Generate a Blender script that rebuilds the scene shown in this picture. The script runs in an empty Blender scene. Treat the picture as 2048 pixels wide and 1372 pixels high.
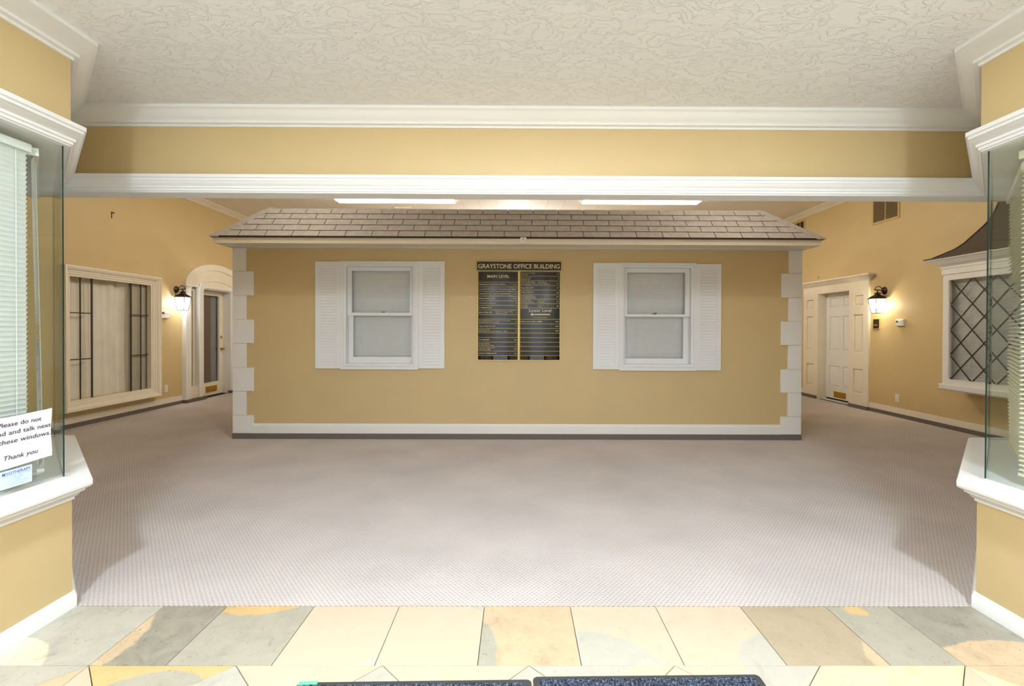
import bpy, math, random
from mathutils import Vector, Matrix
random.seed(7)
C = bpy.context.scene.collection
PI = math.pi
# ------------------------------------------------------------------ camera
yaw, pitch, roll = 0.0052, -0.0076, 0.0037
cy_, sy_, cp, sp, cr, sr = math.cos(yaw), math.sin(yaw), math.cos(pitch), math.sin(pitch), math.cos(roll), math.sin(roll)
r0 = Vector((cy_, -sy_, 0)); fw = Vector((cp*sy_, cp*cy_, sp)); u0 = Vector((-sp*sy_, -sp*cy_, cp))
rt = r0*cr + u0*sr; up = -r0*sr + u0*cr
cam = bpy.data.cameras.new('camera'); co = bpy.data.objects.new('camera', cam); C.objects.link(co)
M = Matrix((rt, up, -fw)).transposed().to_4x4(); M.translation = (0, 0, 1.32); co.matrix_world = M
cam.sensor_width = 36; cam.lens = 967.7/2048*36; cam.shift_x = -14.5/2048; cam.shift_y = -20.7/2048
cam.clip_start = .02; cam.clip_end = 100
bpy.context.scene.camera = co
# ------------------------------------------------------------------ world, view, lights
w = bpy.data.worlds.new('world'); bpy.context.scene.world = w; w.use_nodes = True
w.node_tree.nodes['Background'].inputs[0].default_value = (.80, .88, 1, 1)
w.node_tree.nodes['Background'].inputs[1].default_value = 1.0
vs = bpy.context.scene.view_settings
vs.view_transform = 'Standard'; vs.look = 'None'; vs.gamma = 1; vs.use_curve_mapping = False; vs.exposure = 0.33
def light(name, kind, loc, power, color=(1, 1, 1), size=.3, size_y=None, radius=.06):
    l = bpy.data.lights.new(name, kind); l.energy = power; l.color = color
    if kind == 'AREA':
        l.shape = 'RECTANGLE' if size_y else 'DISK'; l.size = size
        if size_y: l.size_y = size_y
    else: l.shadow_soft_size = radius
    o = bpy.data.objects.new(name, l); C.objects.link(o); o.location = loc
    return o
COOL = (.78, .885, 1); WARM = (1, .86, .66)
for x in (-1.26, 1.50):
    light('entry_light', 'AREA', (x, .2, 2.62), 76, COOL, size=.22)
    light('entry_light', 'POINT', (x, .2, 2.50), 32, COOL, radius=.07)
light('entry_light', 'AREA', (.1, 1.68, 2.63), 24, COOL, size=.30)
light('door_daylight', 'AREA', (0, -3.9, 1.5), 40, (.93, .97, 1), size=3.6, size_y=2.4).rotation_euler = (PI/2, 0, 0)
HALL = (1, .91, .77)
for x in (-2.5, 2.5):
    light('hall_and_fill_light', 'POINT', (x, 4.9, 3.30), 15, HALL, radius=.12)  # added fill point hidden by the header, brightens the shingles left and right
    light('hall_and_fill_light', 'POINT', (x*.9, 7.4, 3.40), 70, HALL, radius=.12)  # added fill point kept out of view, brightens the hall ceiling
    light('hall_and_fill_light', 'AREA', (x*.9, 8.8, 3.60), 50, HALL, size=2.2, size_y=.3)
light('hall_and_fill_light', 'POINT', (0, 10.5, 2.75), 95, (1, .95, .88), radius=.15)  # added uplight hidden behind the house, whitens the middle of the ceiling

# ------------------------------------------------------------------ materials
def lin(c):
    return tuple((x/255/12.92 if x/255 <= .04045 else ((x/255+.055)/1.055)**2.4) for x in c)
def mat(name, rgb, rough=.5, var=.04, nscale=6, bump=0, bscale=80, metal=0, spec=.5, emit=None, estr=0, trans=0, coat=0, detail=3, bdist=.002):
    m = bpy.data.materials.new(name); m.use_nodes = True; nt = m.node_tree; N = nt.nodes; Lk = nt.links
    b = N['Principled BSDF']; b.inputs['Roughness'].default_value = rough; b.inputs['Metallic'].default_value = metal
    b.inputs['Specular IOR Level'].default_value = spec
    if trans: b.inputs['Transmission Weight'].default_value = trans
    if coat: b.inputs['Coat Weight'].default_value = coat; b.inputs['Coat Roughness'].default_value = .08
    g = N.new('ShaderNodeNewGeometry')
    n = N.new('ShaderNodeTexNoise'); n.inputs['Scale'].default_value = nscale; n.inputs['Detail'].default_value = detail
    Lk.new(g.outputs['Position'], n.inputs['Vector'])
    r = N.new('ShaderNodeValToRGB'); l = lin(rgb)
    r.color_ramp.elements[0].position = .3; r.color_ramp.elements[1].position = .7
    r.color_ramp.elements[0].color = tuple(max(0, x*(1-var)) for x in l)+(1,)
    r.color_ramp.elements[1].color = tuple(min(1, x*(1+var)) for x in l)+(1,)
    Lk.new(n.outputs['Fac'], r.inputs['Fac']); Lk.new(r.outputs['Color'], b.inputs['Base Color'])
    if bump:
        n2 = N.new('ShaderNodeTexNoise'); n2.inputs['Scale'].default_value = bscale; n2.inputs['Detail'].default_value = 4
        Lk.new(g.outputs['Position'], n2.inputs['Vector'])
        bp = N.new('ShaderNodeBump'); bp.inputs['Strength'].default_value = bump; bp.inputs['Distance'].default_value = bdist
        Lk.new(n2.outputs['Fac'], bp.inputs['Height']); Lk.new(bp.outputs['Normal'], b.inputs['Normal'])
    if emit:
        b.inputs['Emission Color'].default_value = lin(emit)+(1,); b.inputs['Emission Strength'].default_value = estr
    return m
TAN = mat('tan_paint', (204, 181, 133), .55, .02, 3, .12, 140)
WHITE = mat('white_paint', (236, 236, 234), .35, .01, 5)
WHITE2 = mat('white_matte', (232, 231, 228), .55, .015, 5)
SHUT = mat('white_vinyl', (228, 230, 232), .5, .01, 5)
CREAMW = mat('cream_paint', (236, 228, 210), .4, .02, 5)
BLINDW = mat('blind_white', (238, 239, 238), .5, .02, 20)
BLINDC = mat('blind_cream', (232, 224, 204), .5, .02, 20)
DARKCAME = mat('dark_bronze', (58, 50, 44), .5, .1, 30)
BLACKM = mat("black_sign", (26, 27, 29), .24, .1, 30, spec=.5)
BRASS = mat('brass', (200, 158, 62), .28, .06, 40, metal=1)
GOLD = mat('gold_trim', (212, 184, 108), .4, .05, 40, metal=.35)
LETTER = mat('gold_letter', (232, 214, 160), .5, .03, 40)
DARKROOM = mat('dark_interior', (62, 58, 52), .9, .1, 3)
BASECARP = mat('carpet_base', (112, 104, 97), .95, .15, 90, .6, 250)
BLACK = mat('black_gap', (14, 13, 12), .9, .1, 10)
PLASTIC = mat('plastic_white', (232, 230, 222), .4, .01, 10)
LCD = mat('lcd', (70, 78, 110), .2, .1, 80)
BROWN = mat('drip_brown', (52, 38, 26), .6, .15, 40)
VENTM = mat('vent_tan', (196, 168, 112), .5, .04, 20)
VENTD = mat('vent_dark', (48, 40, 30), .8, .1, 20)
SHINGLE = mat('shingle', (184, 177, 171), .5, .13, 18, .5, 900, detail=6)
SHINGLE2 = mat('hip_shingle', (180, 174, 168), .5, .1, 18, .5, 900, detail=6)
BAYROOF = mat('bay_roof_felt', (92, 80, 68), .85, .08, 60, .4, 300)
BRONZE = mat('lantern_metal', (58, 46, 36), .45, .15, 40, metal=.6)
RUBBER = mat('mat_rubber', (62, 60, 58), .7, .1, 40, .3, 200)
TEAL = mat('teal_tape', (104, 190, 160), .5, .05, 60)
PAPER = mat('paper', (240, 240, 243), .8, .01, 30, .3, 25, bdist=.004)
INK = mat('ink', (72, 56, 74), .8, .05, 50)
CARD = mat('card_blue_white', (206, 224, 228), .6, .02, 30)
INKB = mat('blue_ink', (88, 98, 206), .7, .05, 50)
INKP = mat('pale_blue_ink', (170, 184, 222), .7, .05, 50)
GROUT = mat('grout', (104, 100, 92), .9, .08, 60)
LOCKM = mat('lock_metal', (92, 84, 62), .4, .1, 60, metal=.7)
CANL = mat('fluorescent_diffuser', (255, 250, 240), .5, 0, 5, emit=(255, 244, 226), estr=6)
def lantern_glass(name, col, s):
    m = mat(name, (255, 250, 240), .4, 0, 5, emit=col, estr=s); return m
LG_L = lantern_glass('lantern_glass_cool', (255, 250, 250), 6)
LG_R = lantern_glass('lantern_glass_warm', (255, 240, 200), 6)

def glass_mat(name, tint=(.93, .98, .95), rough=0.0, mixf=.90):
    m = bpy.data.materials.new(name); m.use_nodes = True; nt = m.node_tree; N = nt.nodes; Lk = nt.links
    N.remove(N['Principled BSDF']); out = N['Material Output']
    tr = N.new('ShaderNodeBsdfTransparent'); tr.inputs[0].default_value = tint+(1,)
    gl = N.new('ShaderNodeBsdfGlossy'); gl.inputs['Roughness'].default_value = rough
    lw = N.new('ShaderNodeLayerWeight'); lw.inputs['Blend'].default_value = .5
    pw_ = N.new('ShaderNodeMath'); pw_.operation = 'POWER'; Lk.new(lw.outputs['Facing'], pw_.inputs[0]); pw_.inputs[1].default_value = 5
    fr = N.new('ShaderNodeMath'); fr.operation = 'MULTIPLY_ADD'; Lk.new(pw_.outputs[0], fr.inputs[0]); fr.inputs[1].default_value = .6; fr.inputs[2].default_value = .035
    n = N.new('ShaderNodeTexNoise'); n.inputs['Scale'].default_value = 2
    mx = N.new('ShaderNodeMixShader'); Lk.new(fr.outputs[0], mx.inputs[0]); Lk.new(tr.outputs[0], mx.inputs[1]); Lk.new(gl.outputs[0], mx.inputs[2])
    Lk.new(mx.outputs[0], out.inputs['Surface'])
    return m
GLASS = glass_mat('clear_glass', (.994, .998, .996))
GLASSG = glass_mat('greenish_glass', (.955, .982, .965))
EDGE = mat('glass_edge', (16, 52, 47), .2, .2, 90)
MIRROR = mat('mirror_black', (20, 20, 22), .04, .1, 10, spec=1.0, metal=.6)

def frost():
    m = bpy.data.materials.new('lit_seeded_glass'); m.use_nodes = True; nt = m.node_tree; N = nt.nodes; Lk = nt.links
    N.remove(N['Principled BSDF']); tr = N.new('ShaderNodeBsdfTransparent'); em = N.new('ShaderNodeEmission'); em.inputs[0].default_value = (1, .96, .88, 1); em.inputs[1].default_value = 1.6
    n = N.new('ShaderNodeTexNoise'); n.inputs['Scale'].default_value = 30; mr = N.new('ShaderNodeMapRange'); mr.inputs['To Min'].default_value = .4; mr.inputs['To Max'].default_value = .6; Lk.new(n.outputs['Fac'], mr.inputs['Value'])
    mx = N.new('ShaderNodeMixShader'); Lk.new(mr.outputs[0], mx.inputs[0]); Lk.new(tr.outputs[0], mx.inputs[1]); Lk.new(em.outputs[0], mx.inputs[2]); Lk.new(mx.outputs[0], N['Material Output'].inputs['Surface'])
    return m
FROST = frost()
def knockdown():
    m = mat('textured_ceiling', (236, 236, 235), .6, .01, 3); nt = m.node_tree; N = nt.nodes; Lk = nt.links; b = N['Principled BSDF']
    g = N.new('ShaderNodeNewGeometry'); mp = N.new('ShaderNodeMapping'); mp.inputs['Scale'].default_value = (1, 1.5, 1); mp.inputs['Rotation'].default_value = (0, 0, .5)
    n = N.new('ShaderNodeTexNoise'); n.inputs['Scale'].default_value = 9; n.inputs['Detail'].default_value = 3; n.inputs['Roughness'].default_value = .55; n.inputs['Distortion'].default_value = 1.1
    Lk.new(g.outputs['Position'], mp.inputs['Vector']); Lk.new(mp.outputs[0], n.inputs['Vector'])
    r = N.new('ShaderNodeValToRGB'); e = r.color_ramp.elements
    e[0].position = .40; e[0].color = (0, 0, 0, 1); e[1].position = .62; e[1].color = (.75, .75, .75, 1)
    a = e.new(.47); a.color = (.1, .1, .1, 1); a = e.new(.50); a.color = (1, 1, 1, 1); a = e.new(.53); a.color = (.45, .45, .45, 1)
    Lk.new(n.outputs['Fac'], r.inputs['Fac'])
    bp = N.new('ShaderNodeBump'); bp.inputs['Strength'].default_value = .65; bp.inputs['Distance'].default_value = .006
    Lk.new(r.outputs['Color'], bp.inputs['Height']); Lk.new(bp.outputs['Normal'], b.inputs['Normal'])
    return m
CEIL = knockdown()
CEIL2 = mat('ceiling_plank', (246, 243, 236), .6, .02, 3)

def carpet_mat():
    m = bpy.data.materials.new('woven_carpet'); m.use_nodes = True; nt = m.node_tree; N = nt.nodes; Lk = nt.links; b = N['Principled BSDF']
    b.inputs['Roughness'].default_value = .95; b.inputs['Specular IOR Level'].default_value = .15
    b.inputs['Sheen Weight'].default_value = .25; b.inputs['Sheen Roughness'].default_value = .6
    g = N.new('ShaderNodeNewGeometry'); sx = N.new('ShaderNodeSeparateXYZ')
    nz = N.new('ShaderNodeTexNoise'); nz.inputs['Scale'].default_value = 60; Lk.new(g.outputs['Position'], nz.inputs['Vector'])
    ad = N.new('ShaderNodeVectorMath'); ad.operation = 'MULTIPLY_ADD'; ad.inputs[1].default_value = (.006, .006, 0)
    Lk.new(nz.outputs['Color'], ad.inputs[0]); Lk.new(g.outputs['Position'], ad.inputs[2]); Lk.new(ad.outputs[0], sx.inputs[0])
    def mth(op, a, bb=None, c=None):
        q = N.new('ShaderNodeMath'); q.operation = op
        for i, v in enumerate((a, bb, c)):
            if v is None: continue
            if isinstance(v, (int, float)): q.inputs[i].default_value = v
            else: Lk.new(v, q.inputs[i])
        return q.outputs[0]
    # staggered loop rows: a pit where both sines peak, rows stepped by a half pitch
    P = .024
    yr = mth('DIVIDE', sx.outputs[1], P*.62)
    row = mth('FLOOR', yr); odd = mth('MODULO', mth('ADD', row, 1000), 2)
    xs = mth('ADD', mth('DIVIDE', sx.outputs[0], P), mth('MULTIPLY', odd, .5))
    fx = mth('ABSOLUTE', mth('SUBTRACT', mth('FRACT', mth('ADD', xs, 1000)), .5))
    fy = mth('ABSOLUTE', mth('SUBTRACT', mth('FRACT', mth('ADD', yr, 1000)), .5))
    d = mth('SQRT', mth('ADD', mth('MULTIPLY', mth('MULTIPLY', fx, fx), 1.0), mth('MULTIPLY', mth('MULTIPLY', fy, fy), 2.2)))
    r = N.new('ShaderNodeMapRange'); r.inputs['From Min'].default_value = .10; r.inputs['From Max'].default_value = .34; r.interpolation_type = 'SMOOTHSTEP'; Lk.new(d, r.inputs['Value'])
    big = N.new('ShaderNodeTexNoise'); big.inputs['Scale'].default_value = 1.6; big.inputs['Detail'].default_value = 5; Lk.new(g.outputs['Position'], big.inputs['Vector'])
    fine = N.new('ShaderNodeTexNoise'); fine.inputs['Scale'].default_value = 350; fine.inputs['Detail'].default_value = 2; Lk.new(g.outputs['Position'], fine.inputs['Vector'])
    c1 = N.new('ShaderNodeMix'); c1.data_type = 'RGBA'; c1.inputs['A'].default_value = lin((142, 131, 125))+(1,); c1.inputs['B'].default_value = lin((203, 192, 187))+(1,)
    Lk.new(r.outputs[0], c1.inputs['Factor'])
    v = N.new('ShaderNodeMapRange'); v.inputs['From Min'].default_value = .3; v.inputs['From Max'].default_value = .7; v.inputs['To Min'].default_value = .86; v.inputs['To Max'].default_value = 1.06; Lk.new(big.outputs['Fac'], v.inputs['Value'])
    v2 = N.new('ShaderNodeMapRange'); v2.inputs['From Min'].default_value = .3; v2.inputs['From Max'].default_value = .7; v2.inputs['To Min'].default_value = .86; v2.inputs['To Max'].default_value = 1.12; Lk.new(fine.outputs['Fac'], v2.inputs['Value'])
    vv = mth('MULTIPLY', v.outputs[0], v2.outputs[0])
    c2 = N.new('ShaderNodeVectorMath'); c2.operation = 'SCALE'; Lk.new(c1.outputs['Result'], c2.inputs[0]); Lk.new(vv, c2.inputs['Scale'])
    Lk.new(c2.outputs[0], b.inputs['Base Color'])
    bp = N.new('ShaderNodeBump'); bp.inputs['Strength'].default_value = .7; bp.inputs['Distance'].default_value = .004
    h = mth('ADD', r.outputs[0], mth('MULTIPLY', fine.outputs['Fac'], .5)); Lk.new(h, bp.inputs['Height']); Lk.new(bp.outputs['Normal'], b.inputs['Normal'])
    return m
CARPET = carpet_mat()

CREAM = (206, 188, 163); PEACH = (206, 182, 149); GREY = (174, 169, 152); LGREY = (188, 184, 169); DGREY = (158, 152, 136); TAUPE = (178, 162, 136); ORNG = (212, 180, 126)
def stone(name, base, patch=None, circ=None, veins=.5):
    """honed limestone: base colour, vein noise and one mineral patch with a rounded outline"""
    m = bpy.data.materials.new(name); m.use_nodes = True; nt = m.node_tree; N = nt.nodes; Lk = nt.links; b = N['Principled BSDF']
    b.inputs['Roughness'].default_value = .38
    g = N.new('ShaderNodeNewGeometry')
    col = None
    def rgb(c):
        n = N.new('ShaderNodeRGB'); n.outputs[0].default_value = lin(c)+(1,); return n.outputs[0]
    base_o = rgb(base)
    if patch:
        nz = N.new('ShaderNodeTexNoise'); nz.inputs['Scale'].default_value = 14; nz.inputs['Detail'].default_value = 3; Lk.new(g.outputs['Position'], nz.inputs['Vector'])
        ds = N.new('ShaderNodeVectorMath'); ds.operation = 'DISTANCE'; Lk.new(g.outputs['Position'], ds.inputs[0]); ds.inputs[1].default_value = (circ[0], circ[1], 0)
        ma = N.new('ShaderNodeMath'); ma.operation = 'MULTIPLY_ADD'; Lk.new(nz.outputs['Fac'], ma.inputs[0]); ma.inputs[1].default_value = circ[3] if len(circ) > 3 else .02; Lk.new(ds.outputs['Value'], ma.inputs[2])
        mr = N.new('ShaderNodeMapRange'); mr.inputs['From Min'].default_value = circ[2]-.004; mr.inputs['From Max'].default_value = circ[2]+.006; mr.inputs['To Min'].default_value = 1; mr.inputs['To Max'].default_value = 0
        Lk.new(ma.outputs[0], mr.inputs['Value'])
        mx = N.new('ShaderNodeMix'); mx.data_type = 'RGBA'; Lk.new(mr.outputs[0], mx.inputs['Factor']); Lk.new(base_o, mx.inputs['A']); Lk.new(rgb(patch), mx.inputs['B']); base_o = mx.outputs['Result']
    n1 = N.new('ShaderNodeTexNoise'); n1.inputs['Scale'].default_value = 9; n1.inputs['Detail'].default_value = 8; n1.inputs['Roughness'].default_value = .65; n1.inputs['Distortion'].default_value = .8; Lk.new(g.outputs['Position'], n1.inputs['Vector'])
    r = N.new('ShaderNodeValToRGB'); e = r.color_ramp.elements; e[0].position = .30; e[0].color = (1-.42*veins, 1-.46*veins, 1-.52*veins, 1); e[1].position = .58; e[1].color = (1, 1, 1, 1)
    a = e.new(.40); a.color = (1-.16*veins,)*3+(1,); Lk.new(n1.outputs['Fac'], r.inputs['Fac'])
    mm = N.new('ShaderNodeMix'); mm.data_type = 'RGBA'; mm.blend_type = 'MULTIPLY'; mm.inputs['Factor'].default_value = 1
    Lk.new(base_o, mm.inputs['A']); Lk.new(r.outputs['Color'], mm.inputs['B'])
    n2 = N.new('ShaderNodeTexNoise'); n2.inputs['Scale'].default_value = 45; n2.inputs['Detail'].default_value = 6; n2.inputs['Distortion'].default_value = 2; Lk.new(g.outputs['Position'], n2.inputs['Vector'])
    r2 = N.new('ShaderNodeValToRGB'); e = r2.color_ramp.elements; e[0].position = .31; e[0].color = (.55, .49, .40, 1); e[1].position = .38; e[1].color = (1, 1, 1, 1); Lk.new(n2.outputs['Fac'], r2.inputs['Fac'])
    m2 = N.new('ShaderNodeMix'); m2.data_type = 'RGBA'; m2.blend_type = 'MULTIPLY'; m2.inputs['Factor'].default_value = veins
    Lk.new(mm.outputs['Result'], m2.inputs['A']); Lk.new(r2.outputs['Color'], m2.inputs['B'])
    Lk.new(m2.outputs['Result'], b.inputs['Base Color'])
    return m

def pile_mat():
    m = mat('mat_pile', (60, 70, 88), .95, .1, 10); nt = m.node_tree; N = nt.nodes; Lk = nt.links; b = N['Principled BSDF']
    g = N.new('ShaderNodeNewGeometry'); n = N.new('ShaderNodeTexNoise'); n.inputs['Scale'].default_value = 170; n.inputs['Detail'].default_value = 2; Lk.new(g.outputs['Position'], n.inputs['Vector'])
    r = N.new('ShaderNodeValToRGB'); e = r.color_ramp.elements; e[0].position = .40; e[0].color = lin((20, 24, 32))+(1,); e[1].position = .66; e[1].color = lin((112, 126, 150))+(1,)
    a = e.new(.5); a.color = lin((48, 56, 72))+(1,); Lk.new(n.outputs['Fac'], r.inputs['Fac']); Lk.new(r.outputs['Color'], b.inputs['Base Color'])
    bp = N.new('ShaderNodeBump'); bp.inputs['Strength'].default_value = 1; bp.inputs['Distance'].default_value = .008; Lk.new(n.outputs['Fac'], bp.inputs['Height']); Lk.new(bp.outputs['Normal'], b.inputs['Normal'])
    return m
PILE = pile_mat()
def linen():
    m = mat('linen_curtain', (236, 231, 219), .9, .05, 5); nt = m.node_tree; N = nt.nodes; Lk = nt.links; b = N['Principled BSDF']
    b.inputs['Subsurface Weight'].default_value = 0
    return m
LINEN = linen()

# ------------------------------------------------------------------ mesh builder
ID = lambda u, v, z: (u, v, z)
class MB:
    def __init__(s, T=ID): s.v = []; s.f = []; s.T = T; s.smooth = False
    def pt(s, u, v, z): s.v.append(s.T(u, v, z)); return len(s.v)-1
    def face(s, pts): s.f.append([s.pt(*p) for p in pts]); return s
    def box(s, u0, u1, v0, v1, z0, z1):
        i = [s.pt(u, v, z) for z in (z0, z1) for v in (v0, v1) for u in (u0, u1)]
        for q in ((0, 2, 3, 1), (4, 5, 7, 6), (0, 1, 5, 4), (2, 6, 7, 3), (0, 4, 6, 2), (1, 3, 7, 5)): s.f.append([i[k] for k in q])
        return s
    def bbox(s, u0, u1, v0, v1, z0, z1, b=.003):
        """box whose +v face is chamfered"""
        a = [(u0, z0), (u1, z0), (u1, z1), (u0, z1)]; c = [(u0+b, z0+b), (u1-b, z0+b), (u1-b, z1-b), (u0+b, z1-b)]
        dv = b if v1 > v0 else -b
        R = [[s.pt(u, v0, z) for u, z in a], [s.pt(u, v1-dv, z) for u, z in a], [s.pt(u, v1, z) for u, z in c]]
        for k in range(4):
            for j in range(2): s.f.append([R[j][k], R[j][(k+1) % 4], R[j+1][(k+1) % 4], R[j+1][k]])
        s.f.append(R[2]); s.f.append(R[0][::-1]); return s
    def prism(s, poly, z0, z1, ch=0):
        n = len(poly); a = [s.pt(x, y, z0) for x, y in poly]
        if ch:
            cx = sum(p[0] for p in poly)/n; cyy = sum(p[1] for p in poly)/n
            m_ = [s.pt(x, y, z1-ch) for x, y in poly]
            def ins(x, y):
                d = math.hypot(x-cx, y-cyy); return (x-(x-cx)/d*ch*1.4, y-(y-cyy)/d*ch*1.4)
            b = [s.pt(*ins(x, y), z1) for x, y in poly]
            for i in range(n):
                j = (i+1) % n; s.f.append([a[i], a[j], m_[j], m_[i]]); s.f.append([m_[i], m_[j], b[j], b[i]])
        else:
            b = [s.pt(x, y, z1) for x, y in poly]
            for i in range(n): j = (i+1) % n; s.f.append([a[i], a[j], b[j], b[i]])
        s.f.append(a[::-1]); s.f.append(b); return s
    def vprism(s, poly, v0, v1):
        """polygon in (u,z) extruded along v"""
        n = len(poly); a = [s.pt(u, v0, z) for u, z in poly]; b = [s.pt(u, v1, z) for u, z in poly]
        for i in range(n): j = (i+1) % n; s.f.append([a[i], a[j], b[j], b[i]])
        s.f.append(a[::-1]); s.f.append(b); return s
    def band(s, A, B, v0, v1):
        """strip between two outlines in (u,z), extruded along v"""
        n = len(A); r = [[s.pt(u, v, z) for u, z in L] for v in (v0, v1) for L in (A, B)]
        for i in range(n-1):
            s.f.append([r[2][i], r[2][i+1], r[3][i+1], r[3][i]]); s.f.append([r[0][i], r[1][i], r[1][i+1], r[0][i+1]])
            s.f.append([r[0][i], r[0][i+1], r[2][i+1], r[2][i]]); s.f.append([r[1][i], r[3][i], r[3][i+1], r[1][i+1]])
        s.f.append([r[0][0], r[2][0], r[3][0], r[1][0]]); s.f.append([r[0][-1], r[1][-1], r[3][-1], r[2][-1]]); return s
    def tube(s, pts, r, n=8, closed=False):
        P = [Vector(s.T(*p)) for p in pts]; T0 = s.T; s.T = ID; m = len(P); rings = []
        rr = r if isinstance(r, (list, tuple)) else [r]*m
        for i, p in enumerate(P):
            d = (P[(i+1) % m]-P[i-1]) if closed else (P[min(i+1, m-1)]-P[max(i-1, 0)])
            d.normalize(); a = d.orthogonal().normalized() if i == 0 else (a_-d*a_.dot(d)).normalized(); a_ = a; b = d.cross(a)
            rings.append([s.pt(*(p+(a*math.cos(2*PI*k/n)+b*math.sin(2*PI*k/n))*rr[i])) for k in range(n)])
        for i in range(m if closed else m-1):
            j = (i+1) % m
            for k in range(n): l = (k+1) % n; s.f.append([rings[i][k], rings[i][l], rings[j][l], rings[j][k]])
        if not closed: s.f.append(rings[0][::-1]); s.f.append(rings[-1])
        s.T = T0; return s
    def sweep(s, path, prof):
        """profile (offset to the right of the path, z) along a plan polyline, mitred"""
        n = len(path); nr = []
        for i in range(n-1):
            dx, dy = path[i+1][0]-path[i][0], path[i+1][1]-path[i][1]; L = math.hypot(dx, dy); nr.append((dy/L, -dx/L))
        off = []
        for i in range(n):
            if i == 0: off.append(nr[0])
            elif i == n-1: off.append(nr[-1])
            else:
                a, b = nr[i-1], nr[i]; k = 1+a[0]*b[0]+a[1]*b[1]; off.append(((a[0]+b[0])/k, (a[1]+b[1])/k))
        R = [[s.pt(path[i][0]+off[i][0]*p, path[i][1]+off[i][1]*p, z) for p, z in prof] for i in range(n)]
        m = len(prof)
        for i in range(n-1):
            for k in range(m): l = (k+1) % m; s.f.append([R[i][k], R[i+1][k], R[i+1][l], R[i][l]])
        s.f.append(R[0]); s.f.append(R[-1][::-1]); return s
    def frame(s, u0, u1, z0, z1, holes, v0, v1):
        us = sorted({u0, u1, *[h[0] for h in holes], *[h[1] for h in holes]}); zs = sorted({z0, z1, *[h[2] for h in holes], *[h[3] for h in holes]})
        nu, nz = len(us)-1, len(zs)-1
        def full(i, j):
            if not (0 <= i < nu and 0 <= j < nz): return False
            cu, cz = (us[i]+us[i+1])/2, (zs[j]+zs[j+1])/2
            return not any(h[0] < cu < h[1] and h[2] < cz < h[3] for h in holes)
        for i in range(nu):
            for j in range(nz):
                if not full(i, j): continue
                a, b, c, d = us[i], us[i+1], zs[j], zs[j+1]
                s.face([(a, v1, c), (b, v1, c), (b, v1, d), (a, v1, d)]); s.face([(a, v0, c), (a, v0, d), (b, v0, d), (b, v0, c)])
                if not full(i-1, j): s.face([(a, v0, c), (a, v1, c), (a, v1, d), (a, v0, d)])
                if not full(i+1, j): s.face([(b, v0, c), (b, v0, d), (b, v1, d), (b, v1, c)])
                if not full(i, j-1): s.face([(a, v0, c), (b, v0, c), (b, v1, c), (a, v1, c)])
                if not full(i, j+1): s.face([(a, v0, d), (a, v1, d), (b, v1, d), (b, v0, d)])
        return s
    def rings(s, u0, u1, z0, z1, prof):
        """rectangular moulding: prof = (inset, v) from outside to inside"""
        R = [[s.pt(u, v, z) for u, z in ((u0+i, z0+i), (u1-i, z0+i), (u1-i, z1-i), (u0+i, z1-i))] for i, v in prof]
        for j in range(len(R)-1):
            for k in range(4): l = (k+1) % 4; s.f.append([R[j][k], R[j][l], R[j+1][l], R[j+1][k]])
        return s
    def raised(s, u0, u1, z0, z1, v0, v1, bev=.02):
        """raised panel field"""
        a = [(u0, z0), (u1, z0), (u1, z1), (u0, z1)]; b = [(u0+bev, z0+bev), (u1-bev, z0+bev), (u1-bev, z1-bev), (u0+bev, z1-bev)]
        R = [[s.pt(u, v0, z) for u, z in a], [s.pt(u, v1, z) for u, z in b]]
        for k in range(4): l = (k+1) % 4; s.f.append([R[0][k], R[0][l], R[1][l], R[1][k]])
        s.f.append(R[1]); s.f.append(R[0][::-1]); return s
    def lathe(s, c, prof, n=20, axis='z'):
        """prof (r, h) around c; axis z or v"""
        R = []
        for r, h in prof:
            ring = []
            for k in range(n):
                a = 2*PI*k/n
                ring.append(s.pt(c[0]+r*math.cos(a), c[1]+r*math.sin(a), c[2]+h) if axis == 'z' else s.pt(c[0]+r*math.cos(a), c[1]+h, c[2]+r*math.sin(a)))
            R.append(ring)
        for j in range(len(R)-1):
            for k in range(n): l = (k+1) % n; s.f.append([R[j][k], R[j][l], R[j+1][l], R[j+1][k]])
        s.f.append(R[0][::-1]); s.f.append(R[-1]); return s
    def build(s, name, m, parent=None, smooth=False, kind=None, label=None, cat=None, group=None):
        """verts are in world coordinates; the object sits on its parent's origin (or its own base)"""
        if parent is None:
            xs, ys, zs = zip(*s.v); o_ = Vector(((min(xs)+max(xs))/2, (min(ys)+max(ys))/2, min(zs)))
        else: o_ = wloc(parent)
        me = bpy.data.meshes.new(name); me.from_pydata([tuple(Vector(p)-o_) for p in s.v], [], s.f)
        me.validate(); me.materials.append(m)
        import bmesh
        bm = bmesh.new(); bm.from_mesh(me); bmesh.ops.recalc_face_normals(bm, faces=bm.faces); bm.to_mesh(me); bm.free()
        if smooth:
            for p in me.polygons: p.use_smooth = True
            me.set_sharp_from_angle(angle=math.radians(38))
        o = bpy.data.objects.new(name, me); C.objects.link(o)
        if parent is None: o.location = o_
        else: o.parent = parent
        tag(o, label, cat, group, kind); return o
def wloc(o):
    l = Vector((0, 0, 0))
    while o is not None: l += o.location; o = o.parent
    return l
def tag(o, label=None, cat=None, group=None, kind=None):
    if label: o['label'] = label
    if cat: o['category'] = cat
    if group: o['group'] = group
    if kind: o['kind'] = kind
    return o
def thing(name, label, cat, loc, group=None, kind=None):
    o = bpy.data.objects.new(name, None); C.objects.link(o); o.location = loc; o.empty_display_size = .1
    return tag(o, label, cat, group, kind)
S = 'structure'
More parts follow.
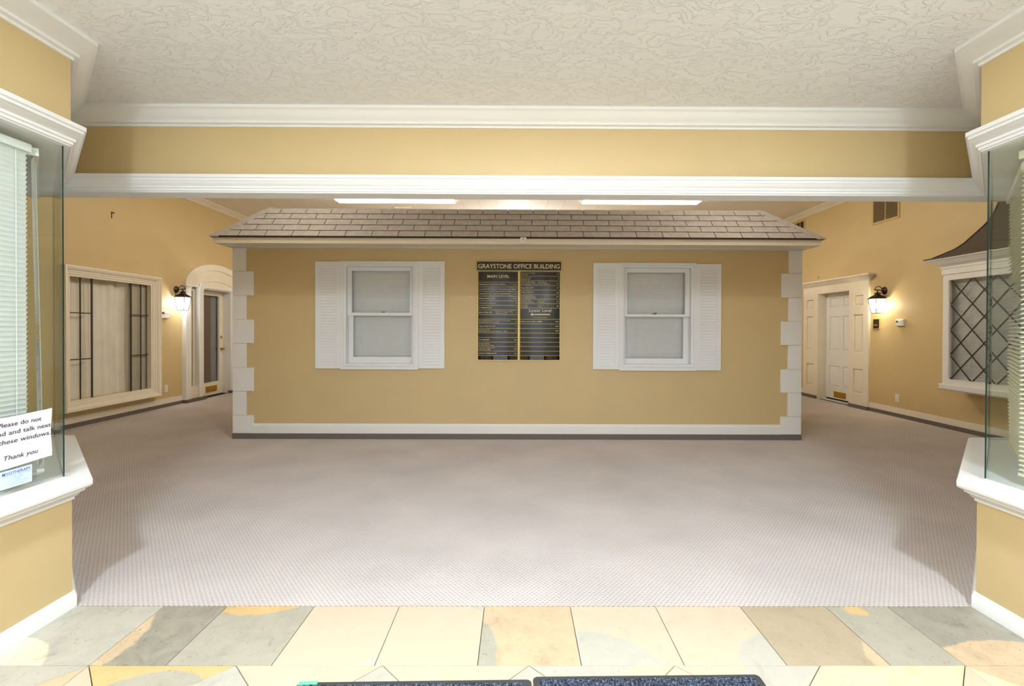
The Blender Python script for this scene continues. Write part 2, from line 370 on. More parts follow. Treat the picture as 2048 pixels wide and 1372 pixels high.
def text(body, T, u0, u1, z0, h, v, m, parent, name='lettering', align='fit', shear=0, res=3, rot=0):
    """flat print: text stretched to u0..u1 with its baseline on z0 and capital height h"""
    cu = bpy.data.curves.new('t', 'FONT'); cu.body = body; cu.resolution_u = res; cu.offset = .008; cu.shear = shear; cu.space_line = 1
    to = bpy.data.objects.new('t', cu); me = bpy.data.meshes.new_from_object(to)
    bpy.data.objects.remove(to); bpy.data.curves.remove(cu)
    if not me.vertices: return None
    xs = [q.co.x for q in me.vertices]; mnx, mxx = min(xs), max(xs); capu = .70
    kz = h/capu; kx = (u1-u0)/(mxx-mnx) if align == 'fit' else kz
    o_ = wloc(parent)
    for q in me.vertices: q.co = Vector(T(u0+(q.co.x-mnx)*kx, v, z0+q.co.y*kz))-o_
    me.materials.clear(); me.materials.append(m); me.name = name
    o = bpy.data.objects.new(name, me); C.objects.link(o); o.parent = parent; return o

# wall frames: u runs along the wall, v comes out of it
XL, XR, YH = -5.8326, 5.8045, 5.788
TL = lambda u, v, z: (XL+v, u, z)
TR = lambda u, v, z: (XR-v, u, z)
TH = lambda u, v, z: (u, YH-v, z)
ZC, ZC2 = 2.672, 3.67
XA, XB, YC, D = -2.093, 2.193, 2.285, .863       # entry wall corners
YF, YB = 3.035, 3.165                            # header faces
YT = 2.2956                                      # edge of the carpet

# ------------------------------------------------------------------ floor
fl = MB().box(-6, 6, -4.2, 12.5, -.06, -.012).build('floor', GROUT, kind=S)
MB().box(XL, XR, YT, 12.4, -.0119, 0).build('carpet', CARPET, fl)
def tile(poly, m, g=.0016):
    n = len(poly); cx = sum(p[0] for p in poly)/n; cyy = sum(p[1] for p in poly)/n
    q = []
    area = sum(poly[i][0]*poly[(i+1) % n][1]-poly[(i+1) % n][0]*poly[i][1] for i in range(n))
    if area < 0: poly = poly[::-1]
    for i in range(n):      # inset every edge by g
        a, b, c = Vector(poly[i-1]), Vector(poly[i]), Vector(poly[(i+1) % n])
        e1 = (b-a).normalized(); e2 = (c-b).normalized(); n1 = Vector((-e1.y, e1.x)); n2 = Vector((-e2.y, e2.x))
        k = 1+n1.dot(n2); q.append(tuple(b+(n1+n2)/k*g))
    MB().prism(q, -.0119, -.001+random.uniform(0, .0006), ch=.0008).build('stone_tile', m, fl)
st = {k: stone('stone_'+k, *a) for k, a in dict(
    a=(LGREY, (236, 222, 192), (-2.10, 1.80, .27), .7), b=(DGREY, PEACH, (-1.93, 2.02, .36, .05), 1.1), c=(GREY, ORNG, (-1.25, 2.60, .40, .04), .6),
    d=(CREAM, LGREY, (-.47, 1.83, .16), .15), e=(CREAM, LGREY, (-.12, 2.37, .13), .15), f=(PEACH, GREY, (-.48, 1.95, .42, .03), .6),
    g=(CREAM, LGREY, (.26, 1.76, .36), .3), h=(CREAM, LGREY, (1.13, 1.86, .25), .3), i=(TAUPE, PEACH, (1.62, 1.90, .22, .04), .5),
    j=(GREY, ORNG, (1.60, 2.26, .085, .08), .5), k=((160, 156, 142), PEACH, (2.02, 1.45, .62, .05), .8),
    cream=(CREAM, None, None, .3), peach=(PEACH, None, None, .5), grey=(LGREY, None, None, .5), half=(LGREY, CREAM, (.56, 1.72, .20), .4),
    half2=(CREAM, LGREY, (1.14, 1.72, .30), .4), orng=((244, 216, 168), LGREY, (1.40, 1.70, .08), .6), half3=(ORNG, GREY, (-1.32, 1.60, .27), .6)).items()}
xs = [XA, -1.667, -1.369, -.956, -.553, -.149, .259, .665, 1.070, 1.479, 1.775, XB]
Y1 = 1.889
for i, k in enumerate('abcdefghijk'): tile([(xs[i], Y1), (xs[i+1], Y1), (xs[i+1], YT), (xs[i], YT)], st[k])
H = .5733; X0 = -1.667
kinds = ['grey', 'grey', 'grey', 'cream', 'cream']
for r in range(5):                    # diamond field below the straight course
    yc_ = Y1-H*r
    for k in range(7):
        x = X0+H*k
        # triangles hanging from the course line between apexes
        if r == 0 and k < 6: tile([(x, Y1), (x+H, Y1), (x+H/2, Y1-H/2)], st[['half3', 'cream', 'cream', 'half', 'half2', 'orng'][k]])
        if 0 < k < 6: tile([(x, yc_), (x+H/2, yc_-H/2), (x, yc_-H), (x-H/2, yc_-H/2)], st[kinds[(k-1+r) % 5] if r == 0 else random.choice(['cream', 'grey', 'peach'])])
        if k < 6 and r < 4: tile([(x+H/2, yc_-H/2), (x+H, yc_-H), (x+H/2, yc_-1.5*H), (x, yc_-H)], st[random.choice(['cream', 'grey', 'peach'])])
        if k in (0, 6):
            sg = 1 if k == 0 else -1
            tile([(x, yc_), (x+sg*H/2, yc_-H/2), (x, yc_-H)], st['cream'])
for r in range(6):                    # side borders, mitred at the corner
    y = Y1-.41*r
    if r == 0:
        tile([(XA, Y1), (X0, Y1), (XA, Y1-(X0-XA))], st['grey']); tile([(X0, Y1), (X0, Y1-.43), (XA, Y1-.43)], st['peach'])
        tile([(X0+6*H, Y1), (XB, Y1), (XB, Y1-(XB-X0-6*H))], st['k']); tile([(X0+6*H, Y1), (XB, Y1-(XB-X0-6*H)), (X0+6*H, Y1-.418)], st['orng'])
    else:
        tile([(XA, y-.02-.41), (X0, y-.02-.41), (X0, y-.02), (XA, y-.02)], st[random.choice(['cream', 'grey'])])
        tile([(X0+6*H, y-.01-.41), (XB, y-.01-.41), (XB, y-.01), (X0+6*H, y-.01)], st[random.choice(['cream', 'grey'])])
MB().box(XA, XB, -4.2, -1.0, -.0119, -.001).build('stone_threshold', st['cream'], fl)

# ------------------------------------------------------------------ ceilings
ce = MB().box(-3.2, 3.3, -4.2, YF+.06, ZC, ZC+.1).build('ceiling', CEIL, kind=S)
c2 = MB().box(XL-.1, XR+.1, YF, 12.5, ZC2+.012, ZC2+.1).build('ceiling_back', CEIL2, kind=S)
x = XL
k = 0
while x < XR:
    MB().box(x+.002, min(x+.318, XR), YB, 12.4, ZC2, ZC2+.0119).build('ceiling_plank', CEIL2, c2); x += .32

# ------------------------------------------------------------------ walls
def wall_cells(mb): return mb
wl = MB().box(XL-.15, XL-.001, YB, 6.30, 0, ZC2)
wl.box(XL-.15, XL, 6.30, 7.74, 0, .35); wl.box(XL-.15, XL, 6.30, 7.74, 2.0, ZC2)
wl.box(XL-.15, XL, 7.74, 8.60, 0, ZC2); wl.box(XL-.15, XL, 8.60, 10.17, 2.09, ZC2); wl.box(XL-.15, XL, 10.17, 12.5, 0, ZC2)
WLL = wl.build('wall_left', TAN, kind=S)
wr = MB().box(XR, XR+.15, YB, 4.35, 0, ZC2).box(XR, XR+.15, 4.35, 6.17, 0, .66).box(XR, XR+.15, 4.35, 6.17, 2.0, ZC2).box(XR, XR+.15, 6.17, 8.36, 0, ZC2)
wr.box(XR, XR+.15, 8.36, 9.28, 2.03, ZC2).box(XR, XR+.15, 9.28, 12.5, 0, ZC2)
WRR = wr.build('wall_right', TAN, kind=S)
MB().box(XL-.15, XR+.15, 12.4, 12.55, 0, ZC2).build('wall_back', TAN, kind=S)
# header over the opening
MB().box(XL-.15, XR+.15, YF, YB, 2.166, ZC2).build('wall_header', TAN, kind=S)
MB().box(-2.97, 3.07, YF+.001, YB-.002, 2.163, 2.1655).build('trim_header_soffit', WHITE2, kind=S)
def octo(sg, X, inset=0):
    """entry wall outline, inset inwards from the faces"""
    k = .4142*inset
    a = (X-sg*-inset if False else X+sg*inset, .9)
    return None
def ent(sg, X, i=0):
    # sg -1 left, +1 right: faces look at the passage, the solid lies outwards
    return [(X+sg*i, YC-.4142*i), (X+sg*(D+.4142*i), YC+D-i)]
for sg, X, side in ((-1, XA, 'left'), (1, XB, 'right')):
    P1, P2 = ent(sg, X); far = X+sg*1.24
    low = [(X, -4.2), P1, P2, (far, P2[1]), (far, -4.2)]
    W_ = MB().prism(low, 0, .53).build('wall_entry_'+side, TAN, kind=S)
    MB().prism(low, 2.168, ZC+.3).build('upper_wall', TAN, W_)
    MB().prism([(X, -4.2), (X, .95), (far, .95), (far, -4.2)], .53, 2.168).build('front_wall', TAN, W_)
    MB().prism([(far, .95), (far, P2[1]), (far-sg*.04, P2[1]), (far-sg*.04, .95)], .53, 2.168).build('office_partition', CREAMW, W_)
    xo = XL if sg < 0 else XR
    MB().prism([(far, P2[1]-.13), (far, P2[1]), (xo, P2[1]), (xo, P2[1]-.13)], 0, ZC2).build('rear_wall', TAN, W_)
# entrance end with glazed double door behind the camera
wf = MB().box(XA-.3, -1.75, -4.3, -4.2, 0, ZC).box(1.85, XB+.3, -4.3, -4.2, 0, ZC).box(-1.75, 1.85, -4.3, -4.2, 2.45, ZC)
for x in (-1.75, -.04, 1.77): wf.box(x, x+.08, -4.29, -4.22, 0, 2.45)
wf.build('wall_front', DARKCAME, kind=S)

# crown moulding of the entry and header
crown = [(0, ZC), (.095, ZC), (.095, ZC-.017), (.087, ZC-.021), (.081, ZC-.024), (.074, ZC-.030), (.064, ZC-.043), (.052, ZC-.057), (.040, ZC-.066), (.033, ZC-.070), (.031, ZC-.072), (.031, ZC-.085), (.023, ZC-.088), (.012, ZC-.090), (.012, ZC-.102), (0, ZC-.102)]
t = YF-YC
MB().sweep([(XA, -4.2), (XA, YC), (XA-t, YF), (XB+t, YF), (XB, YC), (XB, -4.2)], crown).build('trim_1', WHITE, kind=S, smooth=True)
ZW = 2.263
cor = [(0, ZW), (.054, ZW), (.054, ZW-.019), (.045, ZW-.022), (.045, ZW-.034), (.040, ZW-.038), (.037, ZW-.045), (.030, ZW-.055), (.020, ZW-.061), (.018, ZW-.063), (.018, ZW-.074), (.009, ZW-.077), (.009, ZW-.089), (.001, ZW-.093), (.001, ZW-.097), (0, ZW-.097)]
MB().sweep([(XA-t-.1, YF), (XB+t+.1, YF)], cor).build('trim_2', WHITE, kind=S, smooth=True)
silp = [(0, .511), (.009, .511), (.009, .523), (.018, .526), (.022, .530), (.028, .540), (.040, .547), (.046, .549), (.046, .560), (.060, .562), (.068, .567), (.072, .575), (.072, .598), (.069, .604), (.066, .606), (.004, .613), (-.01, .613), (-.01, .511)]
for sg, X, side, n in ((-1, XA, 'left', 1), (1, XB, 'right', 2)):
    P1, P2 = ent(sg, X); xo = XL if sg < 0 else XR
    path = [(X, .7), P1, P2, (xo, P2[1])]
    if sg > 0: path = path[::-1]
    MB().sweep([(q if q != (xo, P2[1]) else (X+sg*3.6, P2[1])) for q in path], cor).build('trim_3' if sg < 0 else 'trim_4', WHITE, kind=S, smooth=True)
    MB().sweep([(q if q != (xo, P2[1]) else (X+sg*1.45, P2[1])) for q in path], silp).build('sill_'+side, WHITE, kind=S, smooth=True)
    bb = [(0, 0), (.0155, 0), (.0155, .058), (.012, .064), (.010, .070), (.004, .075), (0, .076)]
    p0 = [(X, -4.2), P1, P2, (xo, P2[1])]
    MB().sweep(p0 if sg < 0 else p0[::-1], bb).build('baseboard_entry_'+side, WHITE, kind=S, smooth=True)

# ------------------------------------------------------------------ corner display windows
def slat_profile(w, a, camber=.0022, n=4):
    pts = []
    for i in range(n+1):
        s_ = (i/n-.5)*w; c_ = camber*(1-(2*i/n-1)**2); pts.append((s_*math.cos(a)-c_*math.sin(a), s_*math.sin(a)+c_*math.cos(a)))
    return pts
def blind(name, label, A, B, z0, z1, pitch, width, ang, m, parent=None, group=None, lean=None, slatstuff=False, rail=True, cords=(.2, .8)):
    """Venetian blind hung in the vertical plane A-B (plan points); ang tilts the slats"""
    A, B = Vector(A), Vector(B); d = (B-A); L = d.length; d.normalize(); nrm = Vector((d.y, -d.x))
    lean = lean or (lambda z: 0)
    T = lambda u, v, z: (A.x+d.x*u+nrm.x*(v+lean(z)), A.y+d.y*u+nrm.y*(v+lean(z)), z)
    if parent is None: root = thing(name, label, 'blind', ((A.x+B.x)/2, (A.y+B.y)/2, z0), group)
    else: root = parent
    n = int((z1-z0-.03)/pitch); pf = slat_profile(width, ang)
    def one(mb, z):
        r = []
        for s_ in (0, L): r.append([mb.pt(s_, dv, z+dz) for dv, dz in pf])
        for i in range(len(pf)-1): mb.f.append([r[0][i], r[1][i], r[1][i+1], r[0][i+1]])
    if slatstuff:
        mb = MB(T)
        for i in range(n): one(mb, z0+.02+pitch*(i+.5))
        mb.build('slats', m, root, kind='stuff')
    else:
        mesh = None
        for i in range(n):
            z = z0+.02+pitch*(i+.5)
            mb = MB(T); one(mb, z); mb.build('slat', m, root)
    if rail:
        MB(T).box(-.004, L+.004, -.02, .02, z1-.035, z1).build('head_rail', m, root)
        MB(T).box(0, L, -.012, .012, z0, z0+.014).build('bottom_rail', m, root)
    for f in cords: MB(T).tube([(L*f, width/2*abs(math.cos(ang))+.003, z0+.01), (L*f, width/2*abs(math.cos(ang))+.003, z1-.02)], .0012, 5).build('lift_cord', m, root)
    return root
for sg, X, n in ((-1, XA, 1), (1, XB, 2)):
    i = .028; G1, G2 = ent(sg, X, i); th = .009
    J1, J2 = ent(sg, X, i+th)
    P1, P2 = ent(sg, X); far = X+sg*1.2
    win = thing('window_%d' % n, None, None, (X+sg*.4, 1.6, .6), kind=S)
    MB().prism([(G1[0], .95), G1, J1, (J1[0], .95)], .608, 2.1665).build('glass_pane', GLASSG, win)
    MB().prism([G1, G2, J2, J1], .608, 2.1665).build('glass_pane', GLASSG, win)
    MB().prism([G2, (far, G2[1]), (far, J2[1]), J2], .608, 2.1665).build('glass_pane', GLASSG, win)
    e = MB()
    gx = G1[0]-sg*.0004
    e.prism([(gx, G1[1]-.002), (gx-sg*.0006, G1[1]+.004), (G1[0]+sg*.004, G1[1]+.006), (G1[0]+sg*.003, G1[1])], .610, 2.166)
    e.prism([(G2[0]-sg*.001, G2[1]), (G2[0]-sg*.001, G2[1]+.003), (G2[0]+sg*.004, G2[1]+.003), (G2[0]+sg*.003, G2[1])], .610, 2.166)
    e.build('glass_edge', EDGE, win)
    MB().prism([(X+sg*.004, .95), (P1[0]+sg*.004, P1[1]), (P2[0], P2[1]-.004), (far, P2[1]-.004), (far, .95)], .531, .6145).build('display_shelf', WHITE, win)
    MB().prism([(X+sg*.002, .95), (P1[0]+sg*.002, P1[1]), (P2[0], P2[1]-.002), (far, P2[1]-.002), (far, .95)], 2.1655, 2.168).build('display_top', WHITE2, win)
    st_ = MB(); st_.sweep([(G1[0], .96), G1, G2, (far, G2[1])] if sg < 0 else [(far, G2[1]), G2, G1, (G1[0], .96)], [(0, .6145), (.008, .6145), (.006, .6185), (0, .6205)]); st_.build('glazing_bead', WHITE, win)
# blinds
blind('venetian_blind', 'white blind with closed slats behind the window with the paper notice', (-2.193, 1.0), (-2.193, 2.178), .66, 2.135, .0215, .025, math.radians(68), BLINDW, cords=(.35, .955))
blind('venetian_blind', 'white blind seen edge on behind the corner pane above the paper notice', (-2.215, 2.20), (-2.93, 2.93), .655, 2.135, .0215, .025, math.radians(60), BLINDW, cords=(.1, .9), lean=lambda z: .042-.023*(z-.66)/1.5)
blind('venetian_blind', 'cream blind at the frame edge behind the front pane opposite the notice', (2.30, 2.19), (2.30, 1.0), .66, 2.135, .0215, .025, math.radians(-25), BLINDC, cords=(.05, .9))
blind('venetian_blind', 'cream blind with open slats behind the angled corner pane opposite the notice', (2.42, 2.29), (2.97, 2.90), .64, 2.12, .0215, .025, math.radians(20), BLINDC, cords=(.05, .35, .8), lean=lambda z: .012*max(0, (1.1-z)/.5))
# notice and card taped inside the glass
TN = lambda u, v, z: (XA-.026+v, u, z)
no = thing('paper_notice', 'white paper notice asking people not to talk by the windows', 'notice', (XA-.026, 2.07, .732))
pm = MB(TN); nu, nz = 24, 12
for i_ in range(nu):
    for j_ in range(nz):
        q = []
        for a, b in ((i_, j_), (i_+1, j_), (i_+1, j_+1), (i_, j_+1)):
            uu = a/nu; zz = b/nz; e_ = .0025*math.sin(zz*7+1)*(uu**6)
            q.append((1.934+.278*uu+e_, .0012+.0006*math.sin(uu*9+zz*4), .733+.214*zz-.003*math.sin(uu*5)+.002*(uu > .95 and zz > .95)))
        pm.face(q)
pm.build('sheet', PAPER, no, smooth=True)
for body, a, b, z, h, sh in (('Please do not', 1.980, 2.164, .905, .019, 0), ('stand and talk next', 1.940, 2.207, .870, .019, 0), ('to these windows.', 1.943, 2.205, .834, .019, .12), ('Thank you', 2.004, 2.148, .766, .019, .22)):
    text(body, TN, a, b, z, h, .0035, INK, no, shear=sh)
ca = thing('clinic_card', 'pale blue card reading MYOTHERAPY on the glass below the notice', 'card', (XA-.026, 2.06, .648))
MB(TN).bbox(1.993, 2.123, 0, .0014, .647, .721, .0006).build('sheet', CARD, ca)
text('MYOTHERAPY', TN, 1.999, 2.117, .702, .0125, .0022, INKB, ca)
text('COLLEGE OF UTAH', TN, 1.998, 2.118, .695, .0045, .0022, INKP, ca)
for a, b, z, m_ in ((2.014, 2.104, .666, INKB), (2.026, 2.094, .656, INKP)): text('www . massage and bodywork training' if m_ is INKB else 'Licensed & Accredited', TN, a, b, z, .0042, .0022, INKP, ca)
hm = MB(TN)
hp = []
for k in range(24):
    a = 2*PI*k/24; hp.append((2.058+.0016*16*math.sin(a)**3, .683+.0010*(13*math.cos(a)-5*math.cos(2*a)-2*math.cos(3*a)-math.cos(4*a))))
hm.vprism(hp, .0015, .0018).build('emblem', mat('emblem_blue', (190, 212, 228), .7, .03, 30), ca)

# ------------------------------------------------------------------ house front in the middle
HL, HR = -3.377, 3.409
hw = MB(TH)
W1 = (-2.03, -1.235, .90, 2.058); W2 = (1.275, 2.08, .90, 2.056)
hw.frame(HL, HR, 0, 2.30, [W1, W2], -.12, 0)
hw.box(HL, HL+.12, -4.2, -.12, 0, 2.30); hw.box(HR-.12, HR, -4.2, -.12, 0, 2.30); hw.box(HL, HR, -4.32, -4.2, 0, 2.30)
house = hw.build('wall_house', TAN, kind=S)
zq = [.065, .281, .565, .848, 1.138, 1.421, 1.707, 1.995, 2.272]
for sd in (0, 1):
    for k in range(8):
        wide = .243 if k in (0, 2, 4, 6) else .156
        a, b = (HL, HL+wide) if sd == 0 else (HR-wide, HR)
        if sd == 0: a -= .004
        else: b += .004
        MB(TH).bbox(a, b, 0, .016, zq[k]+.0012, zq[k+1]-.0012, .0025).build('quoin', WHITE2, house)
MB(TH).sweep([(HL+.243, 0), (HR-.243, 0)], [(-.016, .066), (0, .066), (0, .182), (-.006, .182), (-.010, .176), (-.0135, .158), (-.016, .154)]).build('baseboard', WHITE2, house)
MB(TH).box(HL-.008, HR+.008, -.05, .020, 0, .066).build('carpet_skirting', BASECARP, house)

# shingled roof over the house front
rf = thing('shingled_roof', 'low grey-brown shingled hip roof with white eave over the house front', 'roof', (0, YH, 2.27))
E0, E1 = (5.45, 2.349), (5.79, 2.744)
ex0, ex1, tx0, tx1 = -3.437, 3.470, -2.956, 2.915
def RP(x, s, h=0):
    """point on the front slope: s 0..1 up the slope, h above it"""
    ny, nz_ = -.758, .652
    return (x, E0[0]+(E1[0]-E0[0])*s+ny*h, E0[1]+(E1[1]-E0[1])*s+nz_*h)
bl = MB(ID)
yb = 9.6
c0, c1, c2_, c3 = (ex0, 5.45, 2.347), (ex1, 5.45, 2.347), (ex1, yb, 2.347), (ex0, yb, 2.347)
d0, d1, d2, d3 = (tx0, 5.79, 2.735), (tx1, 5.79, 2.735), (tx1, yb-.34, 2.735), (tx0, yb-.34, 2.735)
for q in ((c0, c1, d1, d0), (c1, c2_, d2, d1), (c2_, c3, d3, d2), (c3, c0, d0, d3), (d0, d1, d2, d3), (c3, c2_, c1, c0)): bl.face(q)
bl.build('roof_deck', mat('roof_felt', (66, 56, 48), .8, .1, 60), rf)
SHEDGE = mat('shingle_cut_edge', (62, 50, 42), .8, .1, 60)
ph = [-2.234, -2.075, -2.218, -2.348, -2.197]
for r in range(5):
    s0, s1 = r/5, (r+1)/5+.03
    def lim(s_): return ex0+(tx0-ex0)*s_, ex1+(tx1-ex1)*s_
    k0 = int((ex0-ph[r])/.2985)-2
    for k in range(k0, k0+28):
        a = ph[r]+.2985*k+.0035; b = a+.2915
        l0, h0 = lim(s0); l1, h1 = lim(min(s1, 1))
        A0, B0, A1, B1 = max(a, l0), min(b, h0), max(a, l1), min(b, h1)
        if B0-A0 < .02: continue
        if B1 < A1: A1 = B1 = (A1 if a < 0 else B1)
        hh = .0105; h2 = .0008
        mb = MB()
        s1c = min(s1, 1.0)
        q = [RP(A0, s0, h2), RP(B0, s0, h2), RP(B1, s1c, 0.0005), RP(A1, s1c, 0.0005), RP(A0, s0, hh), RP(B0, s0, hh), RP(B1, s1c, .003), RP(A1, s1c, .003)]
        ii = [mb.pt(*p) for p in q]
        for f_ in ((0, 3, 2, 1), (4, 5, 6, 7), (0, 1, 5, 4), (1, 2, 6, 5), (2, 3, 7, 6), (3, 0, 4, 7)): mb.f.append([ii[z] for z in f_])
        so_ = mb.build('shingle', SHINGLE, rf); so_.data.materials.append(SHEDGE)
        for pg in so_.data.polygons:
            if pg.normal.z < .45: pg.material_index = 1
for sd in (0, 1):
    e_, t_ = (ex0, tx0) if sd == 0 else (ex1, tx1); sg = -1 if sd == 0 else 1
    w0 = .085
    mb = MB()
    P = [RP(e_+sg*.012, -.01, .012), RP(e_-sg*w0, -.01, .013), RP(t_-sg*w0, 1.0, .011), RP(t_+sg*.01, 1.0, .012)]
    Q = [(p[0], p[1], p[2]-.012) for p in P]
    side = [(e_+sg*.012, 5.45+.10, P[0][2]-.005), (t_+sg*.05, 5.79+.12, P[3][2]-.03)]
    ii = [mb.pt(*p) for p in P+Q]
    for f_ in ((0, 1, 2, 3), (7, 6, 5, 4), (0, 4, 5, 1), (1, 5, 6, 2), (2, 6, 7, 3), (3, 7, 4, 0)): mb.f.append([ii[z] for z in f_])
    mb.face([P[0], P[3], side[1], side[0]])
    mb.build('hip_cap', SHINGLE2, rf)
MB().box(ex0+.005, ex1-.005, 5.443, 5.49, 2.337, 2.350).build('drip_edge', BROWN, rf)
mb = MB()
fa0, fa1 = -3.415, 3.437
mb.box(fa0, fa1, 5.46, 5.478, 2.275, 2.338); mb.box(fa0, fa0+.018, 5.478, yb-.1, 2.275, 2.338); mb.box(fa1-.018, fa1, 5.478, yb-.1, 2.275, 2.338)
mb.build('fascia_board', CREAMW, rf)
mb = MB(); mb.box(fa0+.018, fa1-.018, 5.478, 5.70, 2.284, 2.296)
mb.box(fa0+.018, fa1-.018, 5.70, YH, 2.2845, 2.2965)
mb.build('soffit', CREAMW, rf)
MB().sweep([(HL-.001, YH-.001), (HR+.001, YH-.001)], [(0, 2.2835), (.06, 2.2835), (.06, 2.279), (.040, 2.277), (.034, 2.2755), (.012, 2.2735), (0, 2.2725)]).build('bed_moulding', WHITE2, rf)
se = thing('motion_sensor', 'small white rounded sensor with a dark eye on the eave board', 'sensor', (.07, 5.45, 2.275))
poly = []
for cxx, czz, a0 in ((.095, 2.337, 0), (.045, 2.337, 90), (.045, 2.287, 180), (.095, 2.287, 270)):
    for j in range(5): a = math.radians(a0+22.5*j); poly.append((cxx+.011*math.cos(a), czz+.011*math.sin(a)))
MB().vprism(poly, 5.4595, 5.435).build('body', PLASTIC, se, smooth=True)
MB().lathe((.070, 5.4345, 2.332), [(.006, 0), (.006, -.002), (.003, -.004)], 12, 'v').build('lens', BLACK, se, smooth=True)
MB().lathe((.070, 5.4345, 2.310), [(.004, 0), (.003, -.0015)], 12, 'v').build('indicator', VENTM, se)

# double-hung windows with shutters
def house_window(n, cas, jamb, up, lo, label_blind, glossy=False):
    win = thing('window_%d' % n, None, None, ((cas[0]+cas[1])/2, YH, cas[2]), kind=S)
    mb = MB(TH); mb.frame(cas[0], cas[1], cas[2], cas[3], [jamb], 0, .026)
    mb.build('casing', SHUT, win)
    MB(TH).rings(jamb[0]-.028, jamb[1]+.028, jamb[2]-.028, jamb[3]+.028, [(0, .026), (0, .034), (.010, .036), (.016, .031), (.0286, .030), (.0286, -.11)]).build('stop_moulding', SHUT, win)
    MB(TH).box(cas[0], cas[1], .026, .034, cas[2], cas[2]+.028).build('sill', SHUT, win)
    sc = lambda a, Yd: a*Yd/5.758
    zc = lambda z, Yd: 1.32+(z-1.32)*Yd/5.758
    for nm, gl, d, zb_, zt in (('upper_sash', up, .035, 1.472, 2.056), ('lower_sash', lo, .075, .902, 1.475)):
        Yd = YH+d; g = (sc(gl[0], Yd), sc(gl[1], Yd), zc(gl[2], Yd), zc(gl[3], Yd))
        z0, z1 = (zc(1.471, Yd), jamb[3]+.0) if nm == 'upper_sash' else (jamb[2], zc(1.49, Yd))
        sash = MB(TH).frame(jamb[0]+.0012, jamb[1]-.0012, z0+.001, z1-.001, [g], -d-.032, -d+.0).build(nm, SHUT, win)
        MB(TH).box(g[0]-.004, g[1]+.004, -d-.018, -d-.014, g[2]-.004, g[3]+.004).build('glass_pane', GLASS, sash)
    bx = blind('venetian_blind', label_blind, (jamb[0]-.03, YH+.145), (jamb[1]+.03, YH+.145), .885, 2.075, .0215, .025, math.radians(60), BLINDW, slatstuff=True, cords=(.24, .76))
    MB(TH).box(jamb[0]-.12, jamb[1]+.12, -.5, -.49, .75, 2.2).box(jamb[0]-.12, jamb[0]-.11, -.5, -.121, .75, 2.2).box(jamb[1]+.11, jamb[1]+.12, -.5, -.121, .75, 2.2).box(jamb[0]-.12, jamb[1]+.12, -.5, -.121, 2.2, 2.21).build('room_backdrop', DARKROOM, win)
    lk = MB(TH); xc = (up[0]+up[1])/2+.005
    lk.box(xc-.02, xc+.02, -.075, -.07+.03, 1.504, 1.512); lk.lathe((xc, -.055, 1.512), [(.012, 0), (.011, .006), (.004, .010)], 12); lk.box(xc+.004, xc+.026, -.060, -.050, 1.515, 1.522)
    lk.build('sash_lock', LOCKM, win, smooth=True)
    return win
house_window(3, (-2.094, -1.172, .832, 2.118), W1, (-1.962, -1.271, 1.508, 2.004), (-1.943, -1.257, .980, 1.470), 'white blind with grey shadowed slats in the window beside the quoin and door')
house_window(4, (1.224, 2.137, .828, 2.113), W2, (1.314, 2.006, 1.500, 1.998), (1.296, 1.986, .974, 1.463), 'pale bright blind in the window between the directory and the lantern side')
def shutter(a, b, z0, z1, label):
    r = thing('shutter', label, 'shutter', ((a+b)/2, YH, z0), 'louvred window shutters on the house front')
    ins = .052; la, lb, lz0, lz1 = a+ins, b-ins, z0+.045, z1-.052
    MB(TH).frame(a, b, z0, z1, [(la, lb, lz0, lz1)], .0015, .024).build('shutter_frame', SHUT, r)
    MB(TH).box(la, lb, .0015, .010, lz0, lz1).build('backing', SHUT, r)
    mb = MB(TH); n = int((lz1-lz0)/.0345); p = (lz1-lz0)/n
    for i in range(n):
        z = lz0+p*i
        mb.face([(la, .0205, z+.0015), (lb, .0205, z+.0015), (lb, .014, z+p), (la, .014, z+p)])
        mb.face([(la, .012, z), (lb, .012, z), (lb, .0205, z+.0015), (la, .0205, z+.0015)])
    mb.build('louvres', SHUT, r, kind='stuff')
shutter(-2.397, -2.096, .842, 2.112, 'white louvred shutter farthest from the directory on the window nearer the arched door')
shutter(-1.171, -.860, .846, 2.121, 'white louvred shutter between the sash window and the edge of MAIN LEVEL directory column')
shutter(.911, 1.223, .842, 2.111, 'white louvred shutter beside the Lower Level directory column')
shutter(2.138, 2.439, .834, 2.102, 'white louvred shutter on the window side facing the panelled door')

# directory sign
ds = thing('directory_sign', 'black and gold office directory board on the tan house front', 'sign', (.02, YH, .94))
MB(TH).bbox(-.478, .527, 0, .030, 2.0115, 2.124, .002).build('header_panel', GOLD, ds)
hp_ = MB(TH).box(-.475, .524, .0295, .0315, 2.0165, 2.119).build('header_face', BLACKM, ds)
text('GRAYSTONE OFFICE BUILDING', TH, -.460, .508, 2.040, .052, .0325, LETTER, hp_, res=6)
def bulge(u, a, b): s_ = (u-a)/(b-a)*2-1; return .012+.026*(1-s_*s_)
def strip(a, b, z0, z1, m, v=0, n=14):
    mb = MB(TH); R = []
    for i in range(n+1):
        u = a+(b-a)*i/n; w_ = bulge(u, a, b)+v
        R.append([mb.pt(u, w_, z0), mb.pt(u, w_, z1), mb.pt(u, w_-.003, z1), mb.pt(u, w_-.003, z0)])
    for i in range(n):
        for k in range(4): l = (k+1) % 4; mb.f.append([R[i][k], R[i+1][k], R[i+1][l], R[i][l]])
    mb.f.append(R[0]); mb.f.append(R[-1][::-1]); return mb
zz = lambda p: 2.003-(p-245)*.0010416
colL, colR = (-.464, .016), (.036, .516)
TC = lambda a, b: (lambda u, v, z: (u, YH-(bulge(u, a, b)+v), z))
